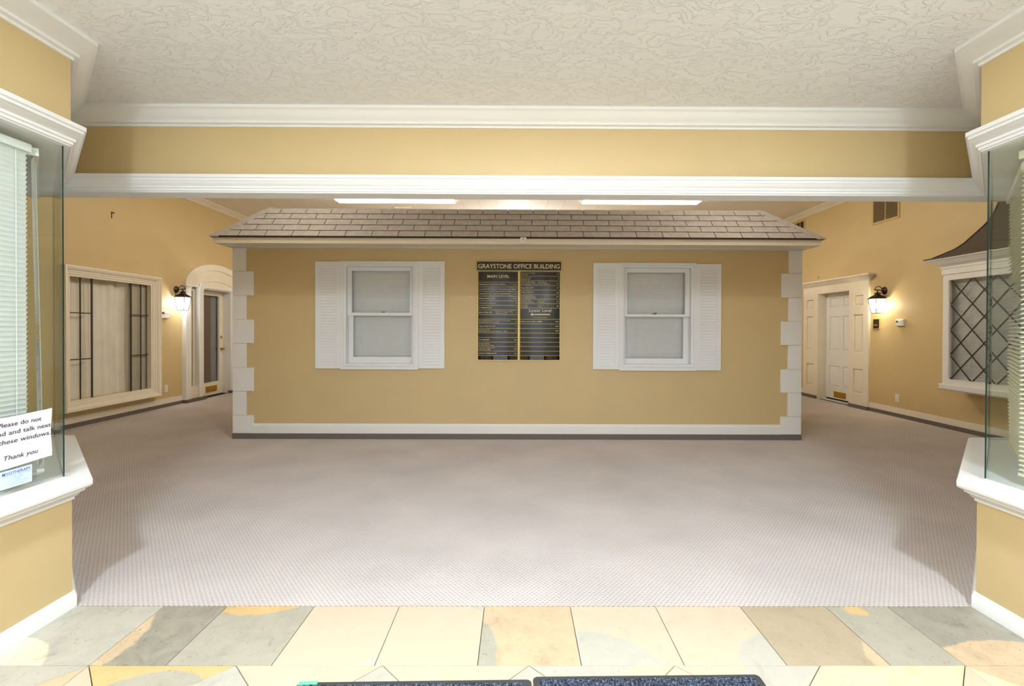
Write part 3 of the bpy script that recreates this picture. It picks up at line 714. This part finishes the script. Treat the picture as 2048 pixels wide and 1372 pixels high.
rowsL = [(245, 367, None), (367, 421, 'ANDREA ABBOTT - REGISTERED DIETITIAN|1-A'), (421, 472, 'Louis Addoub Mental Therapist  Tobias Hammer LIP|1-B&C'), (472, 525, 'Andrew Nichols, Ph.D.  Summit Neuropsychology PLLC|1-D'),
  (525, 579, 'Michael Sheffield, PhD|1-E'), (579, 631, 'The Fractal Connections|2'), (631, 684, 'SLC Mental Health|3'), (684, 737, 'Marie J. Nanni, MD~Restoring Connections Counseling/Ashlene Weaver, LCSW|4'), (737, 789, ''),
  (789, 841, 'Jackson Counseling & Coaching  Maude Compton, Ph.D.  Corey Conway, CMHC/SLC Mental Health Team Center, LCSW|6'), (841, 893, 'Aligned Bodyworks, LLC|7'), (893, 946, 'Lisa Mountain, Ph.D/Heart Integrated Counseling Lisa Messenger - LCMHC|8'), (946, 998, ''),
  (998, 1050, 'Lucy Wells M.D.|10'), (1050, 1101, 'InnerPoint Wellness,/Far Infrared Sauna Therapy|9'), (1101, 1153, 'WESTSTONE COUNSELING STUDENT/Ashley Durfrey, LCMHC|12'), (1153, 1205, 'BUILDING CONFERENCE ROOM|14'), (1205, 1255, 'M')]
rowsR = [(245, 297, 'Radiance Massage Therapy/Heri Therapy|11'), (297, 350, 'Andreas Therapist/Bella Bella Spa|5'), (350, 402, 'HEALING PATHWAYS MEDICAL/Kenneth Gershmanson, FNP, Ph.D~THIRD HAND CARE/First Name NMT, Ph.D|15'), (402, 455, 'Kristin Mott, LMT|17'),
  (455, 507, 'JENNI CURTIS, LMT|18'), (507, 558, 'Black Cat Speech Therapy/Leslie Wallis M.S. CCC-SLP|19'), (558, 609, 'Document Services/Photographs and Prints~Wellness Group/Bookkeeping|21'), (609, 661, 'Open Office/Closed Group~Connections/Network|22'), (661, 789, 'LL'),
  (789, 841, 'Spheres Intermountain - APRMA|101'), (841, 893, '|102'), (893, 946, '|103'), (946, 998, ''), (998, 1050, ''), (1050, 1101, ''), (1101, 1153, ''), (1153, 1205, ''), (1205, 1255, 'M')]
for (a, b), rows in ((colL, rowsL), (colR, rowsR)):
    strip(a, b, zz(1258), zz(243), GOLD, -.003).build('column_backing', GOLD, ds)
    T = TC(a, b)
    for y0, y1, s_ in rows:
        zt, zb_ = zz(y0)-.0028, zz(y1)+.0014
        o = strip(a+.004, b-.004, zb_, zt, BLACKM, .001).build('name_strip', MIRROR if s_ == 'M' else BLACKM, ds, smooth=True)
        # the strip hugs the curved backing
        if s_ is None: text('MAIN LEVEL', T, a+.112, b-.104, zz(318), .034, .0035, LETTER, o, res=5); continue
        if s_ == 'LL':
            text('Lower Level', T, a+.112, b-.108, zz(705), .034, .0035, LETTER, o, res=5)
            ar = MB(T); u_0, u_1, zc_ = a+.123, b-.12, zz(735)
            for i in range(8): ar.face([(u_0+.028+(u_1-u_0-.028)*i/8, .0035, zc_-.006), (u_0+.028+(u_1-u_0-.028)*(i+1)/8, .0035, zc_-.006), (u_0+.028+(u_1-u_0-.028)*(i+1)/8, .0035, zc_+.006), (u_0+.028+(u_1-u_0-.028)*i/8, .0035, zc_+.006)])
            ar.face([(u_0, .0035, zc_), (u_0+.03, .0035, zc_-.019), (u_0+.03, .0035, zc_+.019)]); ar.build('arrow', LETTER, o)
            text('& Accessible Parking', T, a+.16, b-.16, zz(772), .008, .0035, LETTER, o, res=1); continue
        if s_ in ('', 'M'): continue
        body, num = s_.split('|')
        if num: text(num, T, b-.014-.014*max(1, len(num)), b-.018, (zt+zb_)/2-.007, .013, .0035, LETTER, o, res=2)
        for ci, colt in enumerate(body.split('~')):
            ls = colt.split('/')
            nc = len(body.split('~'))
            for li, t_ in enumerate(ls):
                if not t_: continue
                cap = .014 if len(ls) == 1 else .011
                z = (zt+zb_)/2-cap/2 if len(ls) == 1 else ((zt+zb_)/2+.0035 if li == 0 else (zt+zb_)/2-.0155)
                u0_ = a+.014+(.20*ci if nc > 1 else 0); wd = min(len(t_)*cap*.62, (.37 if nc == 1 else .19 if ci == 0 else .2))
                text(t_, T, u0_, u0_+wd, z, cap, .0035, LETTER, o, res=1)
for u_ in (-.470, .0175, .0275, .517): MB(TH).box(u_-.0035, u_+.0045, 0, .016, zz(1258), 2.0115).build('gold_edge', GOLD, ds)
MB(TH).box(.0135, .0345, 0, .0165, zz(1258), 2.0115).build('gold_edge', GOLD, ds)
for a, b in (colL, colR):
    top = [(a-.004+(b-a+.008)*i/16, zz(1256)) for i in range(17)]; bot = [(p[0], p[1]-.004-.010*(1-(i/8-1)**2)) for i, p in enumerate(top)]
    MB(TH).band(top, bot, 0, .020).build('bottom_arc', GOLD, ds)  # gold strip whose lower edge bows downward

# ------------------------------------------------------------------ left hall wall
BT = .058
for T, side, segs in ((TL, 'left', [(YB, 8.45), (10.32, 12.4)]), (TR, 'right', [(YB, 7.915), (9.72, 12.4)])):
    for k, (a, b) in enumerate(segs):
        MB(T).box(a, b, 0, .018, 0, BT).build('baseboard_%s_carpet' % side, BASECARP, kind=S)
        MB(T).vprism([(a, BT), (b, BT), (b, BT+.085), (a, BT+.085)], 0, .010).build('baseboard_%s' % side, CREAMW, kind=S)
cr2 = [(0, ZC2), (.12, ZC2), (.12, ZC2-.012), (.095, ZC2-.02), (.06, ZC2-.045), (.03, ZC2-.06), (.028, ZC2-.068), (.012, ZC2-.070), (.012, ZC2-.080), (0, ZC2-.080)]
MB().sweep([(XL, YB), (XL, 12.4)], cr2).build('trim_5', CREAMW, kind=S)
MB().sweep([(XR, 12.4), (XR, YB)], cr2).build('trim_6', CREAMW, kind=S)
MB().sweep([(XL, 12.4), (XR, 12.4)], cr2).build('trim_7', CREAMW, kind=S)
# picture window with leaded side lights
pw = thing('window_5', None, None, (XL, 7.0, .22), kind=S)
MB(TL).rings(6.172, 7.838, .220, 2.122, [(0, -.02), (0, .108), (.006, .112), (.016, .112), (.022, .104), (.030, .100), (.042, .092), (.056, .074), (.066, .066), (.078, .064), (.082, .056), (.108, .050), (.112, .040), (.135, .036), (.135, -.03)]).build('window_frame', CREAMW, pw, smooth=True)
MB(TL).box(6.30, 7.715, -.024, -.020, .35, 1.995).build('glass_pane', GLASS, pw)
for u, w_ in ((6.511, .006), (6.688, .011), (7.361, .013), (7.555, .006)): MB(TL).box(u-w_, u+w_, -.020, -.008, .352, 1.99).build('came', DARKCAME, pw)
for z in (1.513, .893):
    MB(TL).box(6.305, 6.677, -.020, -.0105, z-.007, z+.007).build('came', DARKCAME, pw); MB(TL).box(7.374, 7.71, -.020, -.0105, z-.007, z+.007).build('came', DARKCAME, pw)
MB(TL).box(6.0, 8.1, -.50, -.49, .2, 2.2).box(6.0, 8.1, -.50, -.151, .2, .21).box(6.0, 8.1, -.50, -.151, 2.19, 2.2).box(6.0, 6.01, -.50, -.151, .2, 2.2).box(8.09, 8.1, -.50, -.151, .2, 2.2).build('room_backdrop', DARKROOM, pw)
cu = MB(TL); n = 120
cf = lambda i, z: .034*math.sin(i*.20+.5*math.sin(z*1.7+i*.03))*(.6+.4*math.sin(i*.07+1))+.006*math.sin(i*.61+z*.8)
for i in range(n):
    for j in range(6):
        a, b = 6.31+1.28*i/n, 6.31+1.28*(i+1)/n; z0, z1 = .352+1.645*j/6, .352+1.645*(j+1)/6
        cu.face([(a, -.108+cf(i, z0), z0), (b, -.108+cf(i+1, z0), z0), (b, -.108+cf(i+1, z1), z1), (a, -.108+cf(i, z1), z1)])
cu.build('curtain', LINEN, smooth=True, label='pleated linen curtain filling the middle of the leaded picture window', cat='curtain')
MB(TL).box(7.368, 7.738, -.052, -.049, .352, 1.998).build('window_shade', mat('shade_grey', (170, 166, 152), .9, .04, 40), label='flat grey-beige shade behind the leaded lights beside the thermostat', cat='shade')
# arched door case
dc = thing('door_1', None, None, (XL, 9.385, 0), kind=S)
PH = 2.055
for a, b in ((8.458, 8.600), (8.815, 8.940), (9.830, 9.955), (10.170, 10.312)):
    MB(TL).bbox(a, b, -.13, .073, BT if a < 9 else 0, PH, .004).build('pilaster', WHITE, dc)
    MB(TL).sweep([(a, .0731), (b, .0731)] , [(0, PH-.035), (-.008, PH-.035), (-.010, PH-.022), (-.022, PH-.010), (-.026, PH), (0, PH)]).build('pilaster_cap', WHITE, dc)
for a, b in ((8.458, 8.94), (9.83, 10.312)):
    MB(TL).box(a+.143 if a < 9 else a+.126, b-.126 if a < 9 else b-.143, .0, .045, 0, .26).build('sidelight_base', CREAMW, dc)
    ga, gb = (8.600, 8.815) if a < 9 else (9.955, 10.170)
    MB(TL).frame(ga, gb, .22, PH-.02, [(ga+.03, gb-.03, .27, 1.99)], -.06, -.02).build('sidelight_frame', CREAMW, dc)
    MB(TL).box(ga+.02, gb-.02, -.044, -.040, .25, 2.0).build('glass_pane', GLASS, dc)
    MB(TL).box(ga+.005, gb-.005, -.12, -.115, .22, 2.03).build('sidelight_shade', mat('sidelight_shade', (196, 192, 178), .9, .03, 30), dc)
MB(TL).box(8.458, 9.0, 0, .090, 0, BT).build('carpet_skirting', BASECARP, dc)
MB(TL).box(9.80, 10.312, -.0, .090, 0, BT).build('carpet_skirting', BASECARP, dc)
MB(TL).box(8.45, 10.32, -.13, .078, PH, PH+.022).build('architrave', WHITE, dc)
def ell(a, b, z0=PH+.022, n=40, c=9.385): return [(c-a*math.cos(PI*i/n), z0+b*math.sin(PI*i/n)) for i in range(n+1)]
MB(TL).vprism(ell(.925, .447), -.02, .055).build('arch_panel', CREAMW, dc, smooth=True)
MB(TL).band(ell(.925, .447), ell(.80, .335), .055, .072).build('arch_band', CREAMW, dc, smooth=True)
MB(TL).band(ell(.53, .150), ell(.495, .125), .055, .066).build('arch_band', CREAMW, dc, smooth=True)
MB(TL).vprism([(8.83, PH+.022), (8.875, PH+.022), (8.875, PH+.085), (8.83, PH+.075)], .055, .10).build('arch_block', WHITE, dc)
MB(TL).box(8.94, 8.955, -.13, .05, 0, PH).box(9.815, 9.83, -.13, .05, 0, PH).box(8.955, 9.815, -.13, .05, 2.035, PH).build('door_jamb', WHITE, dc)
leaf = MB(TL).frame(8.957, 9.813, .014, 2.033, [(9.075, 9.700, .262, 1.945)], -.15, -.112).build('door_leaf', CREAMW, dc)
MB(TL).box(9.07, 9.705, -.134, -.130, .255, 1.95).build('glass_pane', GLASS, leaf)
bs = MB(TL)
for i in range(76): z = .27+.022*i; bs.face([(9.07, -.176, z), (9.53, -.176, z), (9.53, -.170, z+.021), (9.07, -.170, z+.021)])
bs.build('door_blind_slats', mat('taupe_slats', (112, 104, 94), .7, .05, 30), dc, kind='stuff')
MB(TL).box(9.53, 9.72, -.185, -.18, .25, 1.96).build('door_curtain', mat('grey_sheer', (130, 134, 140), .9, .05, 20), dc)
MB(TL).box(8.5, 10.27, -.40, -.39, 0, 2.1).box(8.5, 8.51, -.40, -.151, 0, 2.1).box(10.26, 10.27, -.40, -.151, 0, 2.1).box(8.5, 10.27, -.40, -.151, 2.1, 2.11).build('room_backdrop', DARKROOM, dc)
MB(TL).bbox(9.275, 9.615, -.112, -.104, .075, .19, .003).build('mail_slot', BRASS, leaf)
MB(TL).box(9.295, 9.595, -.104, -.1025, .11, .155).build('mail_flap', BRASS, leaf)
MB(TL).lathe((9.76, -.112, .90), [(.030, 0), (.028, .006), (.011, .010), (.010, .030), (.024, .038), (.028, .052), (.022, .066), (.006, .072)], 18, 'v').build('door_knob', BRASS, leaf, smooth=True)
MB(TL).lathe((9.76, -.112, 1.135), [(.030, 0), (.029, .008), (.020, .014), (.006, .018)], 18, 'v').build('deadbolt', BRASS, leaf, smooth=True)
MB(TL).box(8.957, 9.813, -.15, -.10, 0, .013).build('door_gap', BLACK, dc)
# right panelled door case
dr = thing('door_2', None, None, (XR, 8.82, 0), kind=S)
PAN = [(.245, .663), (.936, 1.586), (1.735, 1.910)]
for a, b, pa, pb in ((7.916, 8.371, 8.040, 8.272), (9.27, 9.718, 9.388, 9.608)):
    MB(TR).frame(a, b, BT, 2.025, [(pa, pb, z0, z1) for z0, z1 in PAN], -.01, .030).build('pilaster', CREAMW, dr)
    for z0, z1 in PAN: MB(TR).box(pa-.002, pb+.002, -.005, .004, z0-.002, z1+.002).raised(pa+.012, pb-.012, z0+.012, z1-.012, .004, .018, .028).build('door_panel', CREAMW, dr)
    MB(TR).box(a, b, 0, .046, 0, BT).build('carpet_skirting', BASECARP, dr)
MB(TR).box(7.916, 9.718, -.01, .030, 2.025, 2.15).build('frieze_board', CREAMW, dr)
ctop = [(0, 2.143), (.03, 2.143), (.034, 2.150), (.040, 2.158), (.055, 2.170), (.080, 2.190), (.100, 2.212), (.105, 2.220), (.125, 2.224), (.125, 2.250), (0, 2.250)]
MB().sweep([(XR+.01, 9.718), (XR-.0, 9.718), (XR-.0, 7.925), (XR+.01, 7.925)][::1], ctop).build('cornice', CREAMW, dr)
MB(TR).box(8.371, 8.386, -.15, .030, 0, 2.025).box(9.255, 9.27, -.15, .030, 0, 2.025).box(8.386, 9.255, -.15, .030, 2.010, 2.025).build('door_jamb', CREAMW, dr)
cols = [(8.505, 8.770), (8.880, 9.150)]
rows_ = [(.26, .650), (.939, 1.575), (1.739, 1.912)]
lf = MB(TR).frame(8.388, 9.253, .045, 2.008, [(a, b, c, d) for a, b in cols for c, d in rows_], -.175, -.135).build('door_leaf', WHITE2, dr)
for a, b in cols:
    for c, d in rows_: MB(TR).box(a-.002, b+.002, -.165, -.149, c-.002, d+.002).raised(a+.012, b-.012, c+.012, d-.012, -.149, -.137, .03).build('door_panel', WHITE2, lf)
MB(TR).bbox(8.683, 9.010, -.135, -.125, .072, .180, .003).build('mail_slot', BRASS, lf)
MB(TR).box(8.705, 8.988, -.125, -.1235, .105, .150).build('mail_flap', BRASS, lf)
MB(TR).box(8.386, 9.255, -.19, -.15, .004, .046).build('door_gap', BLACK, dr)
MB(TR).box(8.386, 9.255, -.15, -.06, 0, .014).build('threshold', WHITE2, dr)
MB(TR).box(8.3, 9.35, -.20, -.19, 0, 2.1).build('room_backdrop', BLACK, dr)

# wall lanterns
def lantern(T, u, z, gm, label, side, power, col):
    """u along the wall, z the backplate centre"""
    vo = .112; r = thing('wall_lantern', label, 'lamp', T(u, 0, z-.36))
    W = MB(T); W.lathe((u, 0, z), [(.062, 0), (.062, .006), (.052, .014), (.030, .022), (.022, .034), (.010, .040)], 22, 'v').build('backplate', BRONZE, r, smooth=True)
    a = MB(T); a.tube([(u, .03, z), (u, .06, z+.004), (u, .09, z+.010), (u, vo+.05, z+.012)], .007, 8)
    a.tube([(u, .035, z+.01), (u, .05, z+.04), (u, .08, z+.066), (u, .115, z+.064), (u, .140, z+.045), (u, vo+.045, z+.012)], .006, 8)
    a.tube([(u, vo, z+.012), (u, vo, z-.03)], .008, 8); a.lathe((u, vo, z+.006), [(.024, 0), (.026, .004), (.010, .010)], 14)
    a.build('arm', BRONZE, r, smooth=True)
    cap = MB(T); cap.lathe((u, vo, z-.065), [(.036, -.006), (.034, .014), (.052, .018), (.050, .024), (.026, .032), (.012, .042)], 16).build('cap', BRONZE, r, smooth=True)
    zt, zb_ = z-.125, z-.355; wt, wb = .086, .056
    rf_ = MB(T); n = 8; prof = [(wt+.012, zt-.004), (wt*.93, zt+.012), (wt*.72, zt+.032), (wt*.50, zt+.046), (.036, zt+.058)]
    R = [[rf_.pt(u+sx_*w_, vo+sy2*w_, zz_) for sx_, sy2 in ((-1, -1), (1, -1), (1, 1), (-1, 1))] for w_, zz_ in prof]
    for j in range(len(R)-1):
        for k in range(4): l = (k+1) % 4; rf_.f.append([R[j][k], R[j][l], R[j+1][l], R[j+1][k]])
    rf_.f.append(R[-1]); rf_.build('lantern_roof', BRONZE, r)
    fr = MB(T)
    cs = [(-1, -1), (1, -1), (1, 1), (-1, 1)]
    for sx_, sy2 in cs: fr.tube([(u+sx_*wt, vo+sy2*wt, zt), (u+sx_*(wt+wb)/2*1.04, vo+sy2*(wt+wb)/2*1.04, (zt+zb_)/2), (u+sx_*wb, vo+sy2*wb, zb_)], .0045, 6)
    for k in range(4):
        p, q = cs[k], cs[(k+1) % 4]
        fr.tube([(u+p[0]*wb, vo+p[1]*wb, zb_), (u+q[0]*wb, vo+q[1]*wb, zb_)], .004, 6)
        arc = [(u+(p[0]+(q[0]-p[0])*i/8)*wt, vo+(p[1]+(q[1]-p[1])*i/8)*wt, zt+.030*math.sin(PI*i/8)) for i in range(9)]
        fr.tube(arc, .0042, 6)
    fr.build('lantern_frame', BRONZE, r, smooth=True)
    for k in range(4):
        p, q = cs[k], cs[(k+1) % 4]; e = .96
        MB(T).face([(u+p[0]*wb*e, vo+p[1]*wb*e, zb_+.002), (u+q[0]*wb*e, vo+q[1]*wb*e, zb_+.002), (u+q[0]*wt*e, vo+q[1]*wt*e, zt-.004), (u+p[0]*wt*e, vo+p[1]*wt*e, zt-.004)]).build('glass_pane', FROST, r)
    MB(T).lathe((u, vo, zb_+.012), [(.018, 0), (.018, .05), (.014, .052)], 12).build('candle', PLASTIC, r, smooth=True)
    MB(T).lathe((u, vo, zb_+.064), [(.012, 0), (.020, .018), (.026, .042), (.018, .075), (.004, .10)], 18).build('bulb', gm, r, smooth=True)
    lo = T(u, vo, zb_+.120)
    light('lantern_light', 'POINT', lo, power, col, radius=.04)
    return r
lantern(TL, 8.32, 1.971, LG_L, 'dark bronze glowing wall lantern beside the arched glass door', -1, 32, (1, .96, .92))
lantern(TR, 7.615, 1.946, LG_R, 'dark bronze glowing wall lantern beside the white panelled door', 1, 32, (1, .88, .62))

# small wall devices
def tstat(T, a, b, z0, z1, d, label, disp):
    r = thing('thermostat', label, 'thermostat', T((a+b)/2, 0, z0))
    MB(T).bbox(a, b, 0, d, z0, z1, .008).build('case', PLASTIC, r)
    MB(T).bbox(a+.006, b-.006, d-.001, d+.004, z0+(z1-z0)*.5, z1-.006, .004).build('cover', PLASTIC, r)
    MB(T).box(*disp, d+.0035, d+.0052, z0+(z1-z0)*.55, z1-(z1-z0)*.2).build('display', LCD, r)
tstat(TL, 7.90, 8.115, 1.475, 1.602, .034, 'white thermostat between the picture window and its lantern', (7.93, 7.99))
tstat(TR, 7.200, 7.345, 1.386, 1.486, .036, 'white thermostat between the panelled door lantern and the lattice window', (7.29, 7.33))
for T, u, z, lab in ((TL, 8.076, .303, 'white wall outlet low on the wall below the thermostat'), (TR, 7.338, .288, 'white wall outlet near the baseboard between panelled door and lattice window')):
    r = thing('wall_outlet', lab, 'outlet', T(u, 0, z-.057))
    MB(T).bbox(u-.036, u+.036, 0, .006, z-.058, z+.058, .003).build('cover_plate', PLASTIC, r)
    for dz in (-.021, .021):
        s_ = MB(T).bbox(u-.016, u+.016, .006, .008, z+dz-.014, z+dz+.014, .002).build('socket', WHITE2, r)
        MB(T).box(u-.008, u-.005, .008, .0085, z+dz-.004, z+dz+.006).box(u+.005, u+.008, .008, .0085, z+dz-.004, z+dz+.006).build('slots', BLACK, s_)
sp_ = thing('suite_plate', 'small black and brass suite plate below the panelled door lantern', 'sign', TR(7.768, 0, 1.34))
MB(TR).bbox(7.696, 7.839, 0, .014, 1.340, 1.503, .003).build('brass_holder', GOLD, sp_)
MB(TR).box(7.706, 7.829, .013, .0155, 1.352, 1.499).build('plate_face', BLACKM, sp_)
for z in (1.410, 1.392): MB(TR).box(7.735, 7.815, .0155, .0160, z, z+.005).build('gold_line', GOLD, sp_)
# hook remnant and door chime high on the left wall
hk = thing('wall_hook', 'tiny brown hook high on the tan wall above the picture window', 'hook', TL(7.01, 0, 2.89))
MB(TL).box(6.995, 7.002, 0, .008, 2.888, 2.985).build('stem', BROWN, hk)
MB(TL).tube([(6.999, .006, 2.975), (7.02, .018, 2.975), (7.035, .012, 2.968)], .006, 8).build('hook_tip', BROWN, hk, smooth=True)
nl = MB(TR).lathe((9.29, 0, 2.335), [(.012, 0), (.010, .006), (.004, .008)], 10, 'v').build('wall_screw', BROWN, label='small dark screw on the wall above the panelled door cornice', cat='screw')

# wall vents
def vent(a, b, z0, z1, label, div, fins):
    r = thing('air_vent', label, 'vent', TR((a+b)/2, 0, z0))
    MB(TR).frame(a-.032, b+.032, z0-.032, z1+.032, [(a, b, z0, z1)], 0, .012).build('vent_frame', VENTM, r)
    MB(TR).box(a, b, .0005, .002, z0, z1).build('backing', VENTD, r)
    for d in div: MB(TR).box(d-.007, d+.007, .002, .011, z0, z1).build('mullion', VENTM, r)
    if fins:
        mb = MB(TR); n = int((z1-z0)/.019)
        for i in range(n): z = z0+(z1-z0)*i/n; mb.face([(a, .009, z), (b, .009, z), (b, .0075, z+.0055), (a, .0075, z+.0055)])
        mb.build('vent_fins', VENTM, r, kind='stuff')
vent(7.352, 7.856, 3.063, 3.42, 'brown louvred return air vent high above the panelled door lantern', (7.603,), True)
vent(9.769, 10.30, 3.20, 3.525, 'small dark vent just above the roof tip under the crown moulding', (9.90, 10.03, 10.16), False)

# ------------------------------------------------------------------ lattice bay window on the right wall
bw = thing('window_6', None, None, (5.65, 5.25, .56), kind=S)
XF = .3045  # front plane depth -> X 5.5
b0, b1 = 4.30, 6.22
MB(TR).frame(b0, b1, .636, 2.04, [(b0+.077, b1-.077, .690, 1.968)], XF-.05, XF).build('bay_frame', WHITE, bw)
MB(TR).box(b0, b0+.05, 0, XF-.05, .636, 2.04).box(b1-.05, b1, 0, XF-.05, .636, 2.04).build('bay_cheek', WHITE, bw)
MB(TR).rings(b0+.077, b1-.077, .690, 1.968, [(0, XF), (.004, XF+.004), (.012, XF-.004), (.012, XF-.03)]).build('glazing_bead', WHITE, bw)
MB(TR).bbox(b0-.03, b1+.026, 0, XF+.028, .568, .636, .006).build('bay_sill', WHITE, bw)
MB(TR).box(b0, b1, 0, XF, .555, .568).build('sill_apron', WHITE, bw)
fz = [(0, 2.035), (.012, 2.035), (.012, 2.105), (.020, 2.110), (.020, 2.135), (.035, 2.150), (.060, 2.165), (.085, 2.190), (.110, 2.215), (.130, 2.222), (.130, 2.238), (0, 2.238)]
MB().sweep([(XR, b1), (XR-XF, b1), (XR-XF, b0), (XR, b0)], fz).build('bay_cornice', WHITE, bw)
MB(TR).box(b0+.07, b1-.07, XF-.034, XF-.030, .685, 1.975).build('glass_pane', GLASS, bw)
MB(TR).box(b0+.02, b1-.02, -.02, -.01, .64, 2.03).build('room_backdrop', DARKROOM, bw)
cm = .0065; A0, A1, Z0_, Z1_ = b0+.085, b1-.077, .690, 1.968; aa, bb_ = .300, .3195
def clip(u, z, du, dz):
    t0, t1 = -9, 9
    for p, d, lo_, hi_ in ((u, du, A0, A1), (z, dz, Z0_, Z1_)):
        ta, tb = (lo_-p)/d, (hi_-p)/d
        t0 = max(t0, min(ta, tb)); t1 = min(t1, max(ta, tb))
    return t0, t1
Ln = math.hypot(aa, bb_)
for sgn in (-1, 1):
    for k in range(-10, 16):
        z = Z0_+bb_*k; du, dz = -aa/Ln, sgn*bb_/Ln
        t0, t1 = clip(A1, z, du, dz)
        if t1-t0 < .03: continue
        p, q = (A1+du*t0, z+dz*t0), (A1+du*t1, z+dz*t1); nx, nz_ = -dz*cm, du*cm
        v0 = XF-.030 if sgn > 0 else XF-.0295
        MB(TR).vprism([(p[0]+nx, p[1]+nz_), (q[0]+nx, q[1]+nz_), (q[0]-nx, q[1]-nz_), (p[0]-nx, p[1]-nz_)], v0, v0+.007).build('came', DARKCAME, bw)
blind('venetian_blind', 'white blind with closed slats behind the diamond lattice window', (XR-XF+.085, b1-.07), (XR-XF+.085, b0+.08), .70, 1.965, .0215, .025, math.radians(58), BLINDW, slatstuff=True, cords=(.13, .85))
# swept bay roof
br = MB(ID); N_ = 16; rows2 = []
pr = [(0, 0), (.35, .095), (.5, .165), (.668, .277), (.8, .365), (.9, .46), (.97, .56), (1.0, .63)]
def zs_(s_):
    for (a, za), (b, zb2) in zip(pr, pr[1:]):
        if s_ <= b: return 2.245+za+(zb2-za)*(s_-a)/(b-a)
    return 2.875
for i in range(N_+1):
    s_ = i/N_; z = zs_(s_); X_ = 5.37+(XR-5.37)*s_; Yt_ = 6.24+.11*(1-s_)*0+(5.81-6.24)*s_; Yn = 4.28-(4.28-4.70)*s_
    rows2.append([(XR, Yt_+.0, z), (X_, Yt_, z), (X_, Yn, z), (XR, Yn, z)])
# widen to the overhang of the cornice at the eave
for i in range(N_):
    for k in range(3): br.face([rows2[i][k], rows2[i][k+1], rows2[i+1][k+1], rows2[i+1][k]])
br.build('bay_roof', BAYROOF, bw, smooth=True)
rb = MB(ID); rb.tube([rows2[i][1] for i in range(N_+1)], .011, 6); rb.build('roof_rib', DARKCAME, bw)
MB(ID).box(5.355, XR, 4.15, 6.36, 2.238, 2.250).build('roof_edge', BAYROOF, bw)

# ------------------------------------------------------------------ ceiling fixtures of the hall
for a, b, lab in ((-3.30, -1.14, 'long fluorescent ceiling light above the house roof nearer the arched door'), (1.19, 3.34, 'long fluorescent ceiling light above the house roof nearer the panelled door')):
    r = thing('ceiling_light', lab, 'ceiling light', ((a+b)/2, 8.87, ZC2-.03))
    MB().box(a, b, 8.74, 9.0, ZC2-.012, ZC2-.0005).build('fixture_body', WHITE2, r)
    MB().box(a+.01, b-.01, 8.75, 8.99, ZC2-.030, ZC2-.012).build('diffuser', CANL, r)
r = thing('ceiling_vent', 'small pale ceiling grille beyond the house roof ridge', 'vent', (-2.22, 9.47, ZC2-.01))
MB().box(-2.38, -2.06, 9.40, 9.55, ZC2-.010, ZC2-.0005).build('grille_body', CREAMW, r)
for k in range(4): MB().box(-2.37, -2.07, 9.415+.033*k, 9.430+.033*k, ZC2-.014, ZC2-.010).build('grille_bar', CREAMW, r)

# ------------------------------------------------------------------ door mats
def doormat(cx, cyt, w_, d, ang, label, tape=False, curl=.0):
    r = thing('door_mat', label, 'mat', (cx, cyt-d/2, 0))
    c_, s_ = math.cos(ang), math.sin(ang)
    T = lambda u, v, z: (cx+c_*u-s_*v, cyt+s_*u+c_*v, z)
    def rr(a, b, c, dd, rad, n=6):
        o = []
        for px, py, a0 in ((b-rad, dd-rad, 0), (a+rad, dd-rad, 90), (a+rad, c+rad, 180), (b-rad, c+rad, 270)):
            for k in range(n+1): q = math.radians(a0+90*k/n); o.append((px+rad*math.cos(q), py+rad*math.sin(q)))
        return o
    MB(T).prism(rr(-w_/2, w_/2, -d, 0, .018), .0005, .0045, ch=.002).build('rubber_border', RUBBER, r)
    mb = MB(T); nx, ny = int(w_/.008), 40
    u0_, u1_, v1_ = -w_/2+.022, w_/2-.022, -.016
    rnd = random.Random(3)
    idx = [[mb.pt(u0_+(u1_-u0_)*i/nx+rnd.uniform(-.002, .002)*(0 < i < nx), v1_-.32*j/ny+rnd.uniform(-.002, .002)*(0 < j < ny), .0042 if i in (0, nx) or j in (0, ny) else .009+rnd.uniform(-.004, .0045)) for i in range(nx+1)] for j in range(ny+1)]
    for j in range(ny):
        for i in range(nx): mb.f.append([idx[j][i], idx[j][i+1], idx[j+1][i+1], idx[j+1][i]])
    mb.box(u0_, u1_, -d+.022, v1_-.32, .004, .009)
    mb.build('carpet_pile', PILE, r)
    if tape: MB(T).box(-w_/2+.006, -w_/2+.075, -.020, -.003, .0046, .0095).build('tape_patch', TEAL, r)
doormat(-.374, 1.801, .866, 1.5, .0175, 'blue-black entry mat with a teal tape patch on its corner', tape=True)
doormat(.497, 1.829, .862, 1.5, .0145, 'blue-black entry mat with a plain rounded corner, beside the taped mat')
